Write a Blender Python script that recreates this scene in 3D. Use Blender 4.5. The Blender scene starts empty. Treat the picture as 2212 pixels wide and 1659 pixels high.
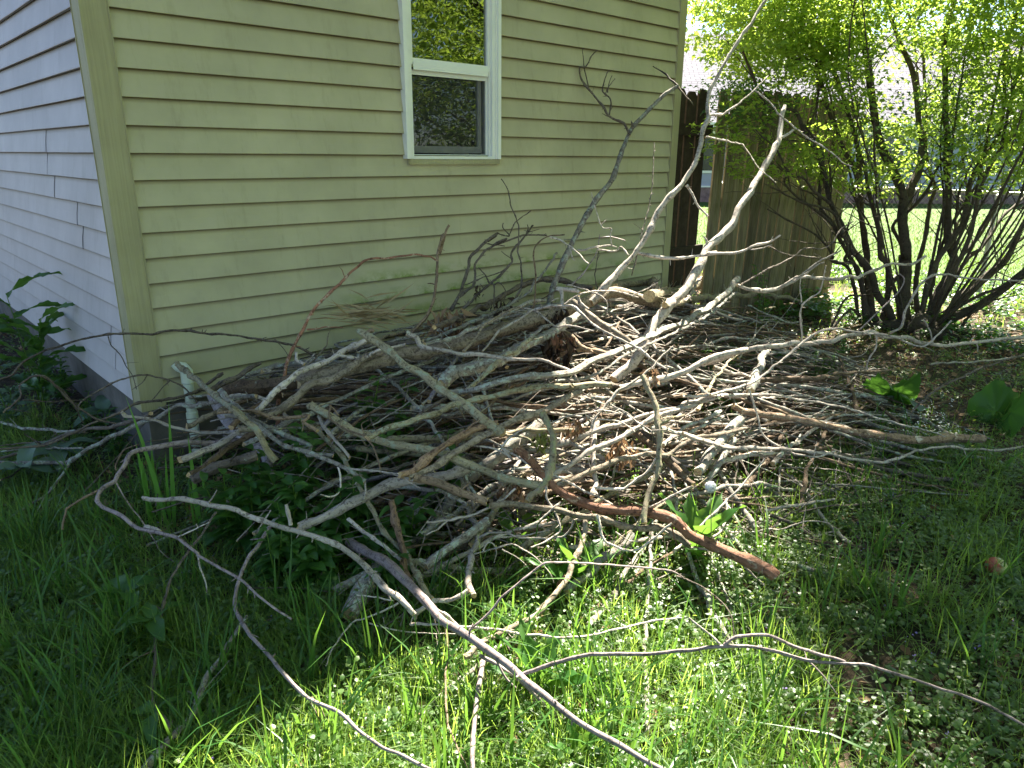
import bpy, math, random
import numpy as np
from mathutils import Vector
rad = math.radians
scene = bpy.context.scene
random.seed(11); rng = np.random.default_rng(7)

# ------------------------------------------------------------------ camera, sky, sun, exposure
CAM = np.array([-0.923, -3.552, -0.001])
YAW, PIT, ROL, FPX = rad(42.832), rad(-17.497), rad(0.398), 1563.66      # FPX for a picture 2212 wide
fw = np.array([math.sin(YAW)*math.cos(PIT), math.cos(YAW)*math.cos(PIT), math.sin(PIT)])
_rt = np.array([math.cos(YAW), -math.sin(YAW), 0.0]); _up = np.cross(_rt, fw)
cr = _rt*math.cos(ROL) + _up*math.sin(ROL); cu = -_rt*math.sin(ROL) + _up*math.cos(ROL)
cam_d = bpy.data.cameras.new('camera'); cam = bpy.data.objects.new('camera', cam_d)
scene.collection.objects.link(cam); scene.camera = cam
from mathutils import Matrix
M4 = Matrix(((cr[0], cu[0], -fw[0], CAM[0]), (cr[1], cu[1], -fw[1], CAM[1]), (cr[2], cu[2], -fw[2], CAM[2]), (0, 0, 0, 1)))
cam.matrix_world = M4
cam_d.sensor_width = 36; cam_d.lens = 36*FPX/2212; cam_d.clip_start = 0.05; cam_d.clip_end = 400

SUN_AZ, SUN_EL = rad(24.5), rad(47)        # azimuth measured from +X towards +Y
sd = Vector((math.cos(SUN_AZ)*math.cos(SUN_EL), math.sin(SUN_AZ)*math.cos(SUN_EL), math.sin(SUN_EL)))
w = bpy.data.worlds.new('World'); scene.world = w; w.use_nodes = True
nt = w.node_tree; bg = nt.nodes['Background']
sky = nt.nodes.new('ShaderNodeTexSky'); sky.sky_type = 'NISHITA'; sky.sun_disc = False
sky.sun_elevation = SUN_EL; sky.sun_rotation = math.pi/2 - SUN_AZ
sky.air_density = 0.65; sky.dust_density = 0.4; sky.ozone_density = 1.0
nt.links.new(sky.outputs[0], bg.inputs[0]); bg.inputs[1].default_value = 0.05
sl = bpy.data.lights.new('sun', 'SUN'); sl.energy = 5.0; sl.angle = rad(0.53); sl.color = (1.0, 0.93, 0.80)
so = bpy.data.objects.new('sun', sl); scene.collection.objects.link(so)
so.rotation_euler = sd.to_track_quat('Z', 'Y').to_euler()
scene.view_settings.view_transform = 'Standard'; scene.view_settings.look = 'None'
scene.view_settings.exposure = 2.85; scene.view_settings.gamma = 1.0
scene.cycles.max_bounces = 8; scene.cycles.transparent_max_bounces = 16; scene.cycles.use_denoising = True
scene.cycles.sample_clamp_indirect = 6

G = -1.45                                 # ground level; the camera is about eye height above it
def ray(a, b): return fw*FPX + cr*(a-1106) - cu*(b-829.5)
def at(a, b, d): return CAM + ray(a, b)*(d/FPX)

# ------------------------------------------------------------------ helpers
COL = scene.collection
def tag(o, label=None, cat=None, group=None, kind=None):
    if label: o['label'] = label
    if cat: o['category'] = cat
    if group: o['group'] = group
    if kind: o['kind'] = kind
    return o
def empty(name, loc=(0, 0, 0), rz=0):
    o = bpy.data.objects.new(name, None); COL.objects.link(o); o.location = loc; o.rotation_euler = (0, 0, rz)
    o.empty_display_size = .1; return o

class MB:
    def __init__(s): s.v = []; s.f = []; s.u = []; s.m = []; s.n = 0
    def add(s, v, f, uv=None, mi=0):
        v = np.asarray(v, float).reshape(-1, 3)
        s.v.append(v); s.f += [tuple(int(i)+s.n for i in q) for q in f]; s.m += [mi]*len(f)
        s.u.append(np.zeros((len(v), 2)) if uv is None else np.asarray(uv, float)); s.n += len(v)
    def box(s, a, b, mi=0):
        x0, y0, z0 = a; x1, y1, z1 = b
        v = [(x0,y0,z0),(x1,y0,z0),(x1,y1,z0),(x0,y1,z0),(x0,y0,z1),(x1,y0,z1),(x1,y1,z1),(x0,y1,z1)]
        f = [(0,3,2,1),(4,5,6,7),(0,1,5,4),(1,2,6,5),(2,3,7,6),(3,0,4,7)]
        uv = [(p[0]+p[1], p[2]) for p in v]
        s.add(v, f, uv, mi)
    def quad(s, p, mi=0): s.add(p, [tuple(range(len(p)))], [(q[0]+q[1], q[2]) for q in p], mi)
    def build(s, name, mats, parent=None, smooth=False):
        me = bpy.data.meshes.new(name)
        V = np.concatenate(s.v) if s.v else np.zeros((0, 3))
        me.from_pydata(V.tolist(), [], s.f)
        if not isinstance(mats, (list, tuple)): mats = [mats]
        for m in mats: me.materials.append(m)
        U = np.concatenate(s.u); uvl = me.uv_layers.new(name='UVMap')
        li = np.zeros(len(me.loops), dtype=np.int32); me.loops.foreach_get('vertex_index', li)
        uvl.data.foreach_set('uv', U[li].ravel())
        me.polygons.foreach_set('material_index', np.array(s.m, dtype=np.int32))
        if smooth: me.polygons.foreach_set('use_smooth', np.ones(len(s.f), dtype=bool))
        me.update()
        o = bpy.data.objects.new(name, me); COL.objects.link(o)
        if parent: o.parent = parent
        return o

def catmull(P, R, step):
    P = np.asarray(P, float); n = len(P)
    if n == 1: return P, np.asarray(R)
    Q = np.vstack([2*P[0]-P[1], P, 2*P[-1]-P[-2]]); out = []; rr = []
    for i in range(n-1):
        p0, p1, p2, p3 = Q[i], Q[i+1], Q[i+2], Q[i+3]
        L = np.linalg.norm(p2-p1); k = max(1, min(40, int(L/step)))
        for j in range(k):
            t = j/k
            out.append(.5*((2*p1)+(-p0+p2)*t+(2*p0-5*p1+4*p2-p3)*t*t+(-p0+3*p1-3*p2+p3)*t**3))
            rr.append(R[i]*(1-t)+R[i+1]*t)
    out.append(P[-1]); rr.append(R[-1])
    return np.array(out), np.array(rr)

def smooth_noise(n, k, r):
    m = max(2, int(n/k)+2); a = r.normal(size=m); x = np.linspace(0, m-1, n); i = np.minimum(x.astype(int), m-2); t = x-i
    t = t*t*(3-2*t); return a[i]*(1-t)+a[i+1]*t

def tube(mb, P, R, sides=None, rough=1.0, ends=(1, 1), mi=0, endmi=1, ragged=.4, seed=None):
    """tapered limb with lumps; R in metres per control point"""
    r = np.random.default_rng(rng.integers(1 << 30) if seed is None else seed)
    R = np.asarray(R, float); rm = R.max()
    C, RR = catmull(P, R, max(.006, rm*1.3))
    n = len(C)
    if n < 2: return C, RR
    if sides is None: sides = 12 if rm > .02 else 9 if rm > .009 else 6 if rm > .004 else 5
    # slight crookedness
    for ax in range(3): C[:, ax] += smooth_noise(n, 5, r)*min(rm*.34, .006)*rough*np.minimum(1, np.minimum(np.arange(n), np.arange(n)[::-1])/2)
    T = np.gradient(C, axis=0); T /= np.linalg.norm(T, axis=1)[:, None]+1e-12
    a = np.array([0, 0, 1.0]) if abs(T[0][2]) < .9 else np.array([1.0, 0, 0])
    N = np.zeros_like(C); u = np.cross(T[0], a); u /= np.linalg.norm(u); N[0] = u
    for i in range(1, n):
        u = N[i-1]-T[i]*np.dot(N[i-1], T[i]); N[i] = u/(np.linalg.norm(u)+1e-12)
    B = np.cross(T, N)
    s = np.concatenate([[0], np.cumsum(np.linalg.norm(np.diff(C, axis=0), axis=1))])
    lump = 1+.085*min(1, .02/rm)*rough*smooth_noise(n, 3, r)
    for _ in range(max(1, int(s[-1]/.075))):               # nodes and knots
        c = r.uniform(0, s[-1]); lump += rough*min(1, .008/rm)*r.uniform(.06, .42)*np.exp(-((s-c)/(rm*1.0+.003))**2)
    th = np.linspace(0, 2*math.pi, sides, endpoint=False)
    prof = 1+.06*rough*(r.normal(size=sides))+np.zeros((n, 1))
    prof = prof+.075*rough*r.normal(size=(n, sides))
    rad_ = (RR*lump)[:, None]*prof
    V = C[:, None, :]+rad_[:, :, None]*(np.cos(th)[None, :, None]*N[:, None, :]+np.sin(th)[None, :, None]*B[:, None, :])
    if ragged and rm > .004:
        for e, sg in ((0, -1), (n-1, 1)):
            if ends[0 if e == 0 else 1]: V[e] += T[e][None, :]*sg*(r.uniform(-.6, .9, size=(sides, 1)))*RR[e]*ragged*1.6
    # duplicate seam column for clean uv
    V = np.concatenate([V, V[:, :1]], axis=1); sd_ = sides+1
    circ = rm*2*math.pi*np.linspace(0, 1, sd_)
    U = np.stack([np.repeat(s, sd_), np.tile(circ, n)], axis=1); U[:, 0] += r.uniform(0, 50)
    F = [(i*sd_+j, i*sd_+j+1, (i+1)*sd_+j+1, (i+1)*sd_+j) for i in range(n-1) for j in range(sides)]
    mb.add(V.reshape(-1, 3), F, U, mi)
    for e, k in ((0, ends[0]), (n-1, ends[1])):
        c = C[e]+T[e]*(-1 if e == 0 else 1)*RR[e]*(.1 if k else 1.0)
        ring = V[e][:sides]
        vv = np.vstack([ring, c[None]])
        ff = [(j, (j+1) % sides, sides) if e else ((j+1) % sides, j, sides) for j in range(sides)]
        mb.add(vv, ff, np.tile([[0, 0]], (sides+1, 1))+vv[:, :2], endmi if k and rm > .004 else mi)
    return C, RR

def spurs(mb, C, RR, dens=9, mi=0, seed=None, ln=(.5, 2.4)):
    r = np.random.default_rng(rng.integers(1 << 30) if seed is None else seed)
    s = np.concatenate([[0], np.cumsum(np.linalg.norm(np.diff(C, axis=0), axis=1))])
    for _ in range(int(s[-1]*dens*1.9*r.uniform(.6, 1.4))):
        c = r.uniform(0, s[-1]); i = min(len(C)-2, max(0, int(np.searchsorted(s, c))-1))
        t = C[i+1]-C[i]; t /= np.linalg.norm(t)+1e-12
        q = r.normal(size=3); q -= t*q.dot(t); q /= np.linalg.norm(q)+1e-12
        d = q*.8+t*r.uniform(.1, .8); d /= np.linalg.norm(d)
        L = RR[i]*r.uniform(*ln)+(r.uniform(.003, .012) if r.uniform() < .85 else r.uniform(.02, .06)); r0 = min(RR[i]*.5, r.uniform(.0012, .0045))
        p0 = C[i]+q*RR[i]*.5
        bend = r.normal(size=3)*L*.2
        tube(mb, [p0, p0+d*L*.6+bend*.4, p0+d*L*1.1+bend], [r0, r0*.75, r0*.45], sides=4, rough=.6, ends=(0, 0), mi=mi)

# ------------------------------------------------------------------ materials
def mat(name, rough=.8, spec=.3):
    m = bpy.data.materials.new(name); m.use_nodes = True
    b = m.node_tree.nodes['Principled BSDF']; b.inputs['Roughness'].default_value = rough
    b.inputs['Specular IOR Level'].default_value = spec
    return m, m.node_tree, b
def nd(nt, t, **k):
    n = nt.nodes.new(t)
    for a, b in k.items():
        if a.startswith('i_'): n.inputs[a[2:].replace('_', ' ')].default_value = b
        else: setattr(n, a, b)
    return n
def ramp(nt, fac, stops):
    n = nt.nodes.new('ShaderNodeValToRGB'); e = n.color_ramp.elements
    while len(e) < len(stops): e.new(.5)
    for x, (p, c) in zip(e, stops): x.position = p; x.color = tuple(c)+(1,) if len(c) == 3 else c
    nt.links.new(fac, n.inputs[0]); return n.outputs[0]
def mixc(nt, fac, a, b, mode='MIX'):
    n = nt.nodes.new('ShaderNodeMix'); n.data_type = 'RGBA'; n.blend_type = mode
    for k, s in ((0, fac), (6, a), (7, b)):
        if hasattr(s, 'is_linked'): nt.links.new(s, n.inputs[k])
        else: n.inputs[k].default_value = tuple(s)+(1,) if (k and len(s) == 3) else s
    return n.outputs[2]
def mapped(nt, src='UV', scale=(1, 1, 1), rnd=True):
    tc = nd(nt, 'ShaderNodeTexCoord'); mp = nd(nt, 'ShaderNodeMapping'); mp.inputs['Scale'].default_value = scale
    nt.links.new(tc.outputs[src], mp.inputs[0])
    return mp.outputs[0]
def noise(nt, vec, scale, detail=4, rough=.6, dist=0):
    n = nd(nt, 'ShaderNodeTexNoise'); n.inputs['Scale'].default_value = scale; n.inputs['Detail'].default_value = detail
    n.inputs['Roughness'].default_value = rough; n.inputs['Distortion'].default_value = dist
    if vec is not None: nt.links.new(vec, n.inputs['Vector'])
    return n.outputs['Fac']
def bump(nt, b, h, strength=.5, dist=.01):
    n = nd(nt, 'ShaderNodeBump'); n.inputs['Strength'].default_value = strength; n.inputs['Distance'].default_value = dist
    nt.links.new(h, n.inputs['Height']); nt.links.new(n.outputs[0], b.inputs['Normal'])

def bark(name, c1, c2, lich=None, lt=.62, rough=.85, crack=1.0, flake=None):
    m, nt, b = mat(name, rough, .35)
    st = mapped(nt, 'UV', (10, 90, 1)); ob = mapped(nt, 'Object')
    n1 = noise(nt, st, 4, 6, .7); n2 = noise(nt, ob, 9, 3); n3 = noise(nt, ob, 60, 4, .7)
    col = ramp(nt, n1, [(.3, c1), (.68, c2)])
    big = ramp(nt, n2, [(.35, (.68, .66, .64)), (.65, (1.15, 1.12, 1.08))])
    col = mixc(nt, 1.0, col, big, 'MULTIPLY')
    speck = ramp(nt, n3, [(.38, (.30, .27, .24)), (.47, (1, 1, 1))]); col = mixc(nt, .85, col, speck, 'MULTIPLY')
    rg = noise(nt, mapped(nt, 'UV', (38, 6, 1)), 2.2, 5, .75, .4); ring = ramp(nt, rg, [(.30, (.38, .34, .30)), (.38, (1, 1, 1)), (.66, (1, 1, 1)), (.72, (1.25, 1.22, 1.18))]); col = mixc(nt, .8, col, ring, 'MULTIPLY')
    sc = ramp(nt, noise(nt, ob, 17, 6, .8, .6), [(.36, (.42, .38, .34)), (.44, (1, 1, 1))]); col = mixc(nt, .7, col, sc, 'MULTIPLY')
    if flake:
        f = ramp(nt, noise(nt, ob, 22, 5, .75, .5), [(.57, (0, 0, 0)), (.61, (1, 1, 1))]); col = mixc(nt, f, col, flake)
    if lich:
        l = ramp(nt, noise(nt, ob, 34, 5, .7), [(lt-.04, (0, 0, 0)), (lt, (1, 1, 1))]); col = mixc(nt, l, col, lich)
    oi = nd(nt, 'ShaderNodeObjectInfo'); hs = nd(nt, 'ShaderNodeHueSaturation')
    mr = nd(nt, 'ShaderNodeMapRange'); mr.inputs['To Min'].default_value = .78; mr.inputs['To Max'].default_value = 1.2
    nt.links.new(oi.outputs['Random'], mr.inputs[0]); nt.links.new(mr.outputs[0], hs.inputs['Value']); nt.links.new(col, hs.inputs['Color'])
    nt.links.new(hs.outputs[0], b.inputs['Base Color'])
    hgt = nd(nt, 'ShaderNodeMath', operation='MULTIPLY_ADD'); nt.links.new(n1, hgt.inputs[0]); hgt.inputs[1].default_value = 1.0; nt.links.new(n3, hgt.inputs[2]); bump(nt, b, hgt.outputs[0], .9*crack, .005)
    return m
BK = {
 'G': bark('bark_grey_lichened', (.17, .155, .13), (.40, .37, .32), (.38, .42, .34), .58),
 'K': bark('bark_dark_grey', (.085, .07, .055), (.20, .165, .13), (.24, .26, .20), .68),
 'W': bark('bark_weathered_white', (.38, .33, .285), (.60, .55, .48), (.16, .14, .11), .66, crack=.6),
 'L': bark('bark_pale_smooth', (.30, .26, .22), (.52, .47, .41), (.40, .42, .32), .66, crack=.5),
 'R': bark('bark_red_brown', (.18, .08, .045), (.42, .215, .13), (.46, .36, .25), .66, flake=(.44, .33, .22)),
 'B': bark('bark_brown', (.15, .105, .065), (.34, .25, .165), None),
 'V': bark('bark_purplish_cane', (.17, .13, .13), (.36, .30, .29), None, crack=.4, rough=.6),
 'P': bark('bark_lavender_smooth', (.22, .20, .215), (.34, .31, .33), None, crack=.3),
 'Y': bark('bark_mustard', (.20, .175, .10), (.42, .37, .24), (.30, .32, .22), .58),
 'T': bark('bark_tan', (.20, .165, .12), (.43, .36, .265), (.15, .12, .08), .58),
 'D': bark('bark_rotten_brown', (.08, .055, .035), (.24, .165, .10), (.30, .30, .22), .66),
 'H': bark('bark_mossy', (.17, .14, .09), (.36, .31, .21), (.25, .25, .13), .57),
 'M': bark('bark_mottled', (.22, .14, .09), (.38, .27, .18), None, flake=(.60, .52, .40)),
 'S': bark('bark_shredded', (.20, .11, .065), (.46, .32, .20), None, crack=1.5),
 'shrub': bark('bark_shrub', (.045, .035, .025), (.12, .095, .065), (.09, .10, .05), .62),
}
def wood_end():
    m, nt, b = mat('split_heartwood', .8)
    v = mapped(nt, 'Object'); n = noise(nt, v, 90, 5)
    nt.links.new(ramp(nt, n, [(.3, (.28, .18, .08)), (.65, (.58, .43, .22))]), b.inputs['Base Color']); bump(nt, b, n, .6, .004); return m
HEART = wood_end()

def leafmat(name, c1, c2, trans=(.35, .55, .08), tf=.45, rough=.45, spec=.4, vein=False):
    m = bpy.data.materials.new(name); m.use_nodes = True; nt = m.node_tree
    b = nt.nodes['Principled BSDF']; out = nt.nodes['Material Output']
    b.inputs['Roughness'].default_value = rough; b.inputs['Specular IOR Level'].default_value = spec
    g = nd(nt, 'ShaderNodeNewGeometry')
    col = ramp(nt, g.outputs['Random Per Island'], [(0, c1), (1, c2)])
    nt.links.new(col, b.inputs['Base Color'])
    tr = nd(nt, 'ShaderNodeBsdfTranslucent')
    t2 = mixc(nt, .5, trans, col, 'MIX'); nt.links.new(t2, tr.inputs[0])
    mx = nd(nt, 'ShaderNodeMixShader'); mx.inputs[0].default_value = tf
    nt.links.new(b.outputs[0], mx.inputs[1]); nt.links.new(tr.outputs[0], mx.inputs[2]); nt.links.new(mx.outputs[0], out.inputs[0])
    return m
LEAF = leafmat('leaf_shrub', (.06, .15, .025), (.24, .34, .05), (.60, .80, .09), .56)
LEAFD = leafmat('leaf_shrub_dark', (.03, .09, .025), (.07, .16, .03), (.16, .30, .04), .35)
GRASS = leafmat('grass_blade', (.03, .085, .015), (.13, .21, .035), (.66, .98, .14), .48, .5)
COVER = leafmat('ground_cover_leaf', (.03, .085, .02), (.12, .20, .05), (.52, .70, .09), .42, .40, .45)
WEED = leafmat('weed_leaf', (.025, .09, .015), (.07, .17, .03), (.26, .48, .05), .42, .42)
WEEDB = leafmat('weed_leaf_bluish', (.08, .14, .085), (.13, .20, .12), (.16, .30, .08), .3, .5)
DRY = leafmat('dry_leaf', (.14, .075, .035), (.40, .27, .16), (.35, .18, .08), .15, .8, .2)
STRAW = leafmat('dry_grass', (.30, .22, .10), (.46, .36, .20), (.4, .3, .15), .2, .7, .2)
BLACKL = leafmat('withered_black_leaf', (.02, .014, .01), (.06, .04, .025), (.1, .05, .03), .1, .8, .2)

def solid(name, c, rough=.5, spec=.4, var=.12, scale=12, bmp=0.0):
    m, nt, b = mat(name, rough, spec)
    v = mapped(nt, 'Object'); n = noise(nt, v, scale, 5, .65)
    lo = tuple(x*(1-var) for x in c); hi = tuple(min(1, x*(1+var)) for x in c)
    nt.links.new(ramp(nt, n, [(.3, lo), (.7, hi)]), b.inputs['Base Color'])
    if bmp: bump(nt, b, n, bmp, .01)
    return m
# ------------------------------------------------------------------ ground
def gz(x, y):
    x = np.asarray(x, float); y = np.asarray(y, float)
    b = .016*np.sin(3.1*x+1.3*y)*np.cos(2.3*y-.7*x)+.010*np.sin(7.3*x-4.1*y+1)+.006*np.sin(15*x+3)*np.cos(13*y)
    left = np.clip((y-.6)/2.5, 0, 1)*np.clip((.4-x)/.4, 0, 1)*.10
    return G+b*np.clip(1.2-np.abs(x-2)/7, 0, 1)+left
def ground():
    xs = np.concatenate([[-200,-80,-40,-20,-12,-8,-6,-5,-4.4], np.arange(-4, 9.01, .09), [9.6,10.5,12,14,17,22,30,45,80,200]])
    ys = np.concatenate([[-200,-80,-40,-20,-12,-9,-7,-6], np.arange(-5.2, 6.01, .09), [7,8,10,13,17,22,30,45,80,200]])
    X, Y = np.meshgrid(xs, ys, indexing='ij'); Z = gz(X, Y)-.004+rng.normal(size=X.shape)*.003*(np.abs(X-2.5) < 6.6)
    V = np.stack([X, Y, Z], -1).reshape(-1, 3); ny = len(ys)
    F = [(i*ny+j, (i+1)*ny+j, (i+1)*ny+j+1, i*ny+j+1) for i in range(len(xs)-1) for j in range(ny-1)]
    m, nt, b = mat('soil_and_litter', .95, .15)
    v = mapped(nt, 'Object')
    c = ramp(nt, noise(nt, v, 26, 8, .75), [(.32, (.028, .021, .014)), (.5, (.075, .055, .036)), (.68, (.17, .125, .085))])
    gr = ramp(nt, noise(nt, v, 3.1, 5, .7), [(.5, (0, 0, 0)), (.62, (1, 1, 1))])
    c = mixc(nt, gr, c, mixc(nt, .5, c, (.035, .07, .02)))
    # the bare sandy patch past the gate
    vm = nd(nt, 'ShaderNodeVectorMath', operation='DISTANCE'); nt.links.new(v, vm.inputs[0]); vm.inputs[1].default_value = (7.1, -.75, G)
    ad = nd(nt, 'ShaderNodeMath', operation='ADD'); nt.links.new(vm.outputs['Value'], ad.inputs[0]); nt.links.new(noise(nt, v, 5, 5, .7), ad.inputs[1])
    sm = ramp(nt, ad.outputs[0], [(.0, (1, 1, 1)), (1, (0, 0, 0))])
    mr = nd(nt, 'ShaderNodeMapRange'); nt.links.new(ad.outputs[0], mr.inputs[0]); mr.inputs['From Min'].default_value = 1.5; mr.inputs['From Max'].default_value = 1.1
    c = mixc(nt, mr.outputs[0], c, ramp(nt, noise(nt, v, 45, 6, .7), [(.3, (.20, .15, .10)), (.7, (.42, .34, .25))]))
    nt.links.new(c, b.inputs['Base Color']); bump(nt, b, noise(nt, v, 60, 6, .8), .9, .02)
    mb = MB(); mb.add(V, F, V[:, :2]); tag(mb.build('ground', m, smooth=True), kind='structure')
ground()
m_lawn, nt, b = mat('mown_lawn', .9, .2); v = mapped(nt, 'Object')
c = ramp(nt, noise(nt, v, 14, 8, .8), [(.3, (.035, .075, .01)), (.7, (.08, .145, .018))]); nt.links.new(c, b.inputs['Base Color'])
mb = MB(); xs = [8.6, 12, 20, 40, 90]; ys = [-90, -30, -12, -4, 0, 4, 12, 30, 90]
for i in range(4):
    for j in range(8): mb.quad([(xs[i], ys[j], G+.025), (xs[i+1], ys[j], G+.025), (xs[i+1], ys[j+1], G+.025), (xs[i], ys[j+1], G+.025)])
tag(mb.build('lawn', m_lawn), kind='structure')

# ------------------------------------------------------------------ house
E = .114
def siding_mat(name, base, algae):
    m, nt, b = mat(name, .55, .3)
    v = mapped(nt, 'Object'); st = mapped(nt, 'Object', (1, 1, .12) )
    n1 = noise(nt, v, 2.2, 5, .6); n2 = noise(nt, st, 16, 5, .75); n3 = noise(nt, v, 55, 4, .8)
    lo = tuple(x*.86 for x in base); hi = tuple(x*1.10 for x in base)
    c = ramp(nt, n1, [(.3, lo), (.7, hi)])
    streak = ramp(nt, n2, [(.30, (.60, .57, .50)), (.46, (1, 1, 1))]); c = mixc(nt, .28, c, streak, 'MULTIPLY')
    sp = ramp(nt, n3, [(.22, (.35, .33, .28)), (.27, (1, 1, 1))]); c = mixc(nt, .8, c, sp, 'MULTIPLY')
    # lap shadow painted into the colour, together with grime under each lap
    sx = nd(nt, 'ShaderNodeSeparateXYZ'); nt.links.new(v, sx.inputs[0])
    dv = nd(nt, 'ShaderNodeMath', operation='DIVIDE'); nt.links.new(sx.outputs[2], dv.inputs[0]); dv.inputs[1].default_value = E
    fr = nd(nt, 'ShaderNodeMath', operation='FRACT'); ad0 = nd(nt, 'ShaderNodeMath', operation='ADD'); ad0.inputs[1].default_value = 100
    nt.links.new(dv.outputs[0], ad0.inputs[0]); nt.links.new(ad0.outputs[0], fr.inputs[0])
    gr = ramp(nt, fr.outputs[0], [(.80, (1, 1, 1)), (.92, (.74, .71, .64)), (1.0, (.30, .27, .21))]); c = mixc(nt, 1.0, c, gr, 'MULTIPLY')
    if algae:
        def band(sock, a, b_, c_, d_):
            r1 = nd(nt, 'ShaderNodeMapRange'); nt.links.new(sock, r1.inputs[0]); r1.inputs['From Min'].default_value = a; r1.inputs['From Max'].default_value = b_
            r2 = nd(nt, 'ShaderNodeMapRange'); nt.links.new(sock, r2.inputs[0]); r2.inputs['From Min'].default_value = d_; r2.inputs['From Max'].default_value = c_
            mu = nd(nt, 'ShaderNodeMath', operation='MULTIPLY'); nt.links.new(r1.outputs[0], mu.inputs[0]); nt.links.new(r2.outputs[0], mu.inputs[1]); return mu.outputs[0]
        bz = band(sx.outputs[2], -1.0, -.88, -.70, -.55); bx = band(sx.outputs[0], 1.0, 1.25, 3.3, 3.9); fz = ramp(nt, fr.outputs[0], [(.04, (1, 1, 1)), (.5, (.25, .25, .25)), (.6, (0, 0, 0))])
        m1 = nd(nt, 'ShaderNodeMath', operation='MULTIPLY'); nt.links.new(bz, m1.inputs[0]); nt.links.new(bx, m1.inputs[1])
        an = ramp(nt, noise(nt, mapped(nt, 'Object', (1, 1, 1.5)), 5, 7, .75), [(.46, (0, 0, 0)), (.6, (1, 1, 1))])
        m2 = mixc(nt, 1.0, an, fz, 'MULTIPLY'); m3 = mixc(nt, 1.0, m2, m1.outputs[0], 'MULTIPLY')
        c = mixc(nt, m3, c, (.15, .23, .02))
    nt.links.new(c, b.inputs['Base Color'])
    bump(nt, b, noise(nt, mapped(nt, 'Object', (1, 1, 14)), 8, 4, .6), .12, .003)
    return m
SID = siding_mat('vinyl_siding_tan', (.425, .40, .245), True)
SIDL = siding_mat('vinyl_siding_sky_tint', (.445, .415, .40), False)  # same siding as the front, with the lavender skylight tint painted in
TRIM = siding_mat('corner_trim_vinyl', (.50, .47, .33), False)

def siding(mb, axis, a0, a1, n0, n1, seams=(), sgn=-1):
    """axis 0: wall in plane y=0 facing -y ; axis 1: wall in plane x=0 facing -x"""
    r = np.random.default_rng(5+axis)
    for n in range(n0, n1):
        z0 = n*E; cuts = [a0]+[s for (k, s) in seams if k == n and a0 < s < a1]+[a1]
        for q in range(len(cuts)-1):
            c0, c1 = cuts[q], cuts[q+1]; k = max(2, int((c1-c0)/.28)); t = np.linspace(c0, c1, k+1)
            out = .0025 if q % 2 else 0.0
            wob = r.normal(size=k+1)*.0007; wz = r.normal(size=k+1)*.0005
            prof = [(-.0015, z0+E), (-.011, z0+.055), (-.0195, z0+.008), (-.0205, z0+.002), (-.0185, z0-.0008), (-.003, z0+.0015)]
            V = []
            for i in range(k+1):
                for (d, z) in prof:
                    dd = d-out+wob[i]*(1 if d < -.003 else 0); zz = z+wz[i]*(1 if d < -.003 else 0)
                    if len(cuts) > 2:                        # cut ends bow slightly, like a lap joint
                        e = 0
                        if i == 0 and q > 0: e = .012*math.sin((z-z0)/E*math.pi)
                        if i == k and q < len(cuts)-2: e = .012*math.sin((z-z0)/E*math.pi)+.001
                    else: e = 0
                    V.append((t[i]+e, dd, zz) if axis == 0 else (dd, t[i]+e, zz))
            p = len(prof); F = []
            for i in range(k):
                for j in range(p-1):
                    f = (i*p+j, i*p+j+1, (i+1)*p+j+1, (i+1)*p+j)
                    F.append(f if axis == 0 else f[::-1])
            mb.add(V, F)
house = empty('house', (0, 0, G)); tag(house, 'tan vinyl sided house with a white window beside the brush pile', 'house')
def hpart(mb, name, m, **k):
    o = mb.build(name, m, house, **k); o.location = (0, 0, -G); return o
WX0, WX1, WZ0, WZ1 = 1.520, 2.222, -.033, 1.075
HX, NT, NB = 4.03, 26, -10
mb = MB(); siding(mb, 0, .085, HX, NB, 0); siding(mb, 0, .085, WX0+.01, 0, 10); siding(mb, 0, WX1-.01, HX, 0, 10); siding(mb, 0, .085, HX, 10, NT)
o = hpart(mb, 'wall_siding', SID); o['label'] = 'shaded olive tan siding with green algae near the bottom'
seams = [(-1, 1.02), (-2, .98), (-3, .62), (-4, .59), (-8, .47), (-9, .44)]
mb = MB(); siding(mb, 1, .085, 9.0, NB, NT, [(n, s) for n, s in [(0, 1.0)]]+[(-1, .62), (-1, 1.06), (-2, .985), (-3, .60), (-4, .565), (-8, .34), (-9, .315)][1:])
o = hpart(mb, 'wall_siding', SIDL); o['label'] = 'pale lavender looking side wall with stepped seams'
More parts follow.
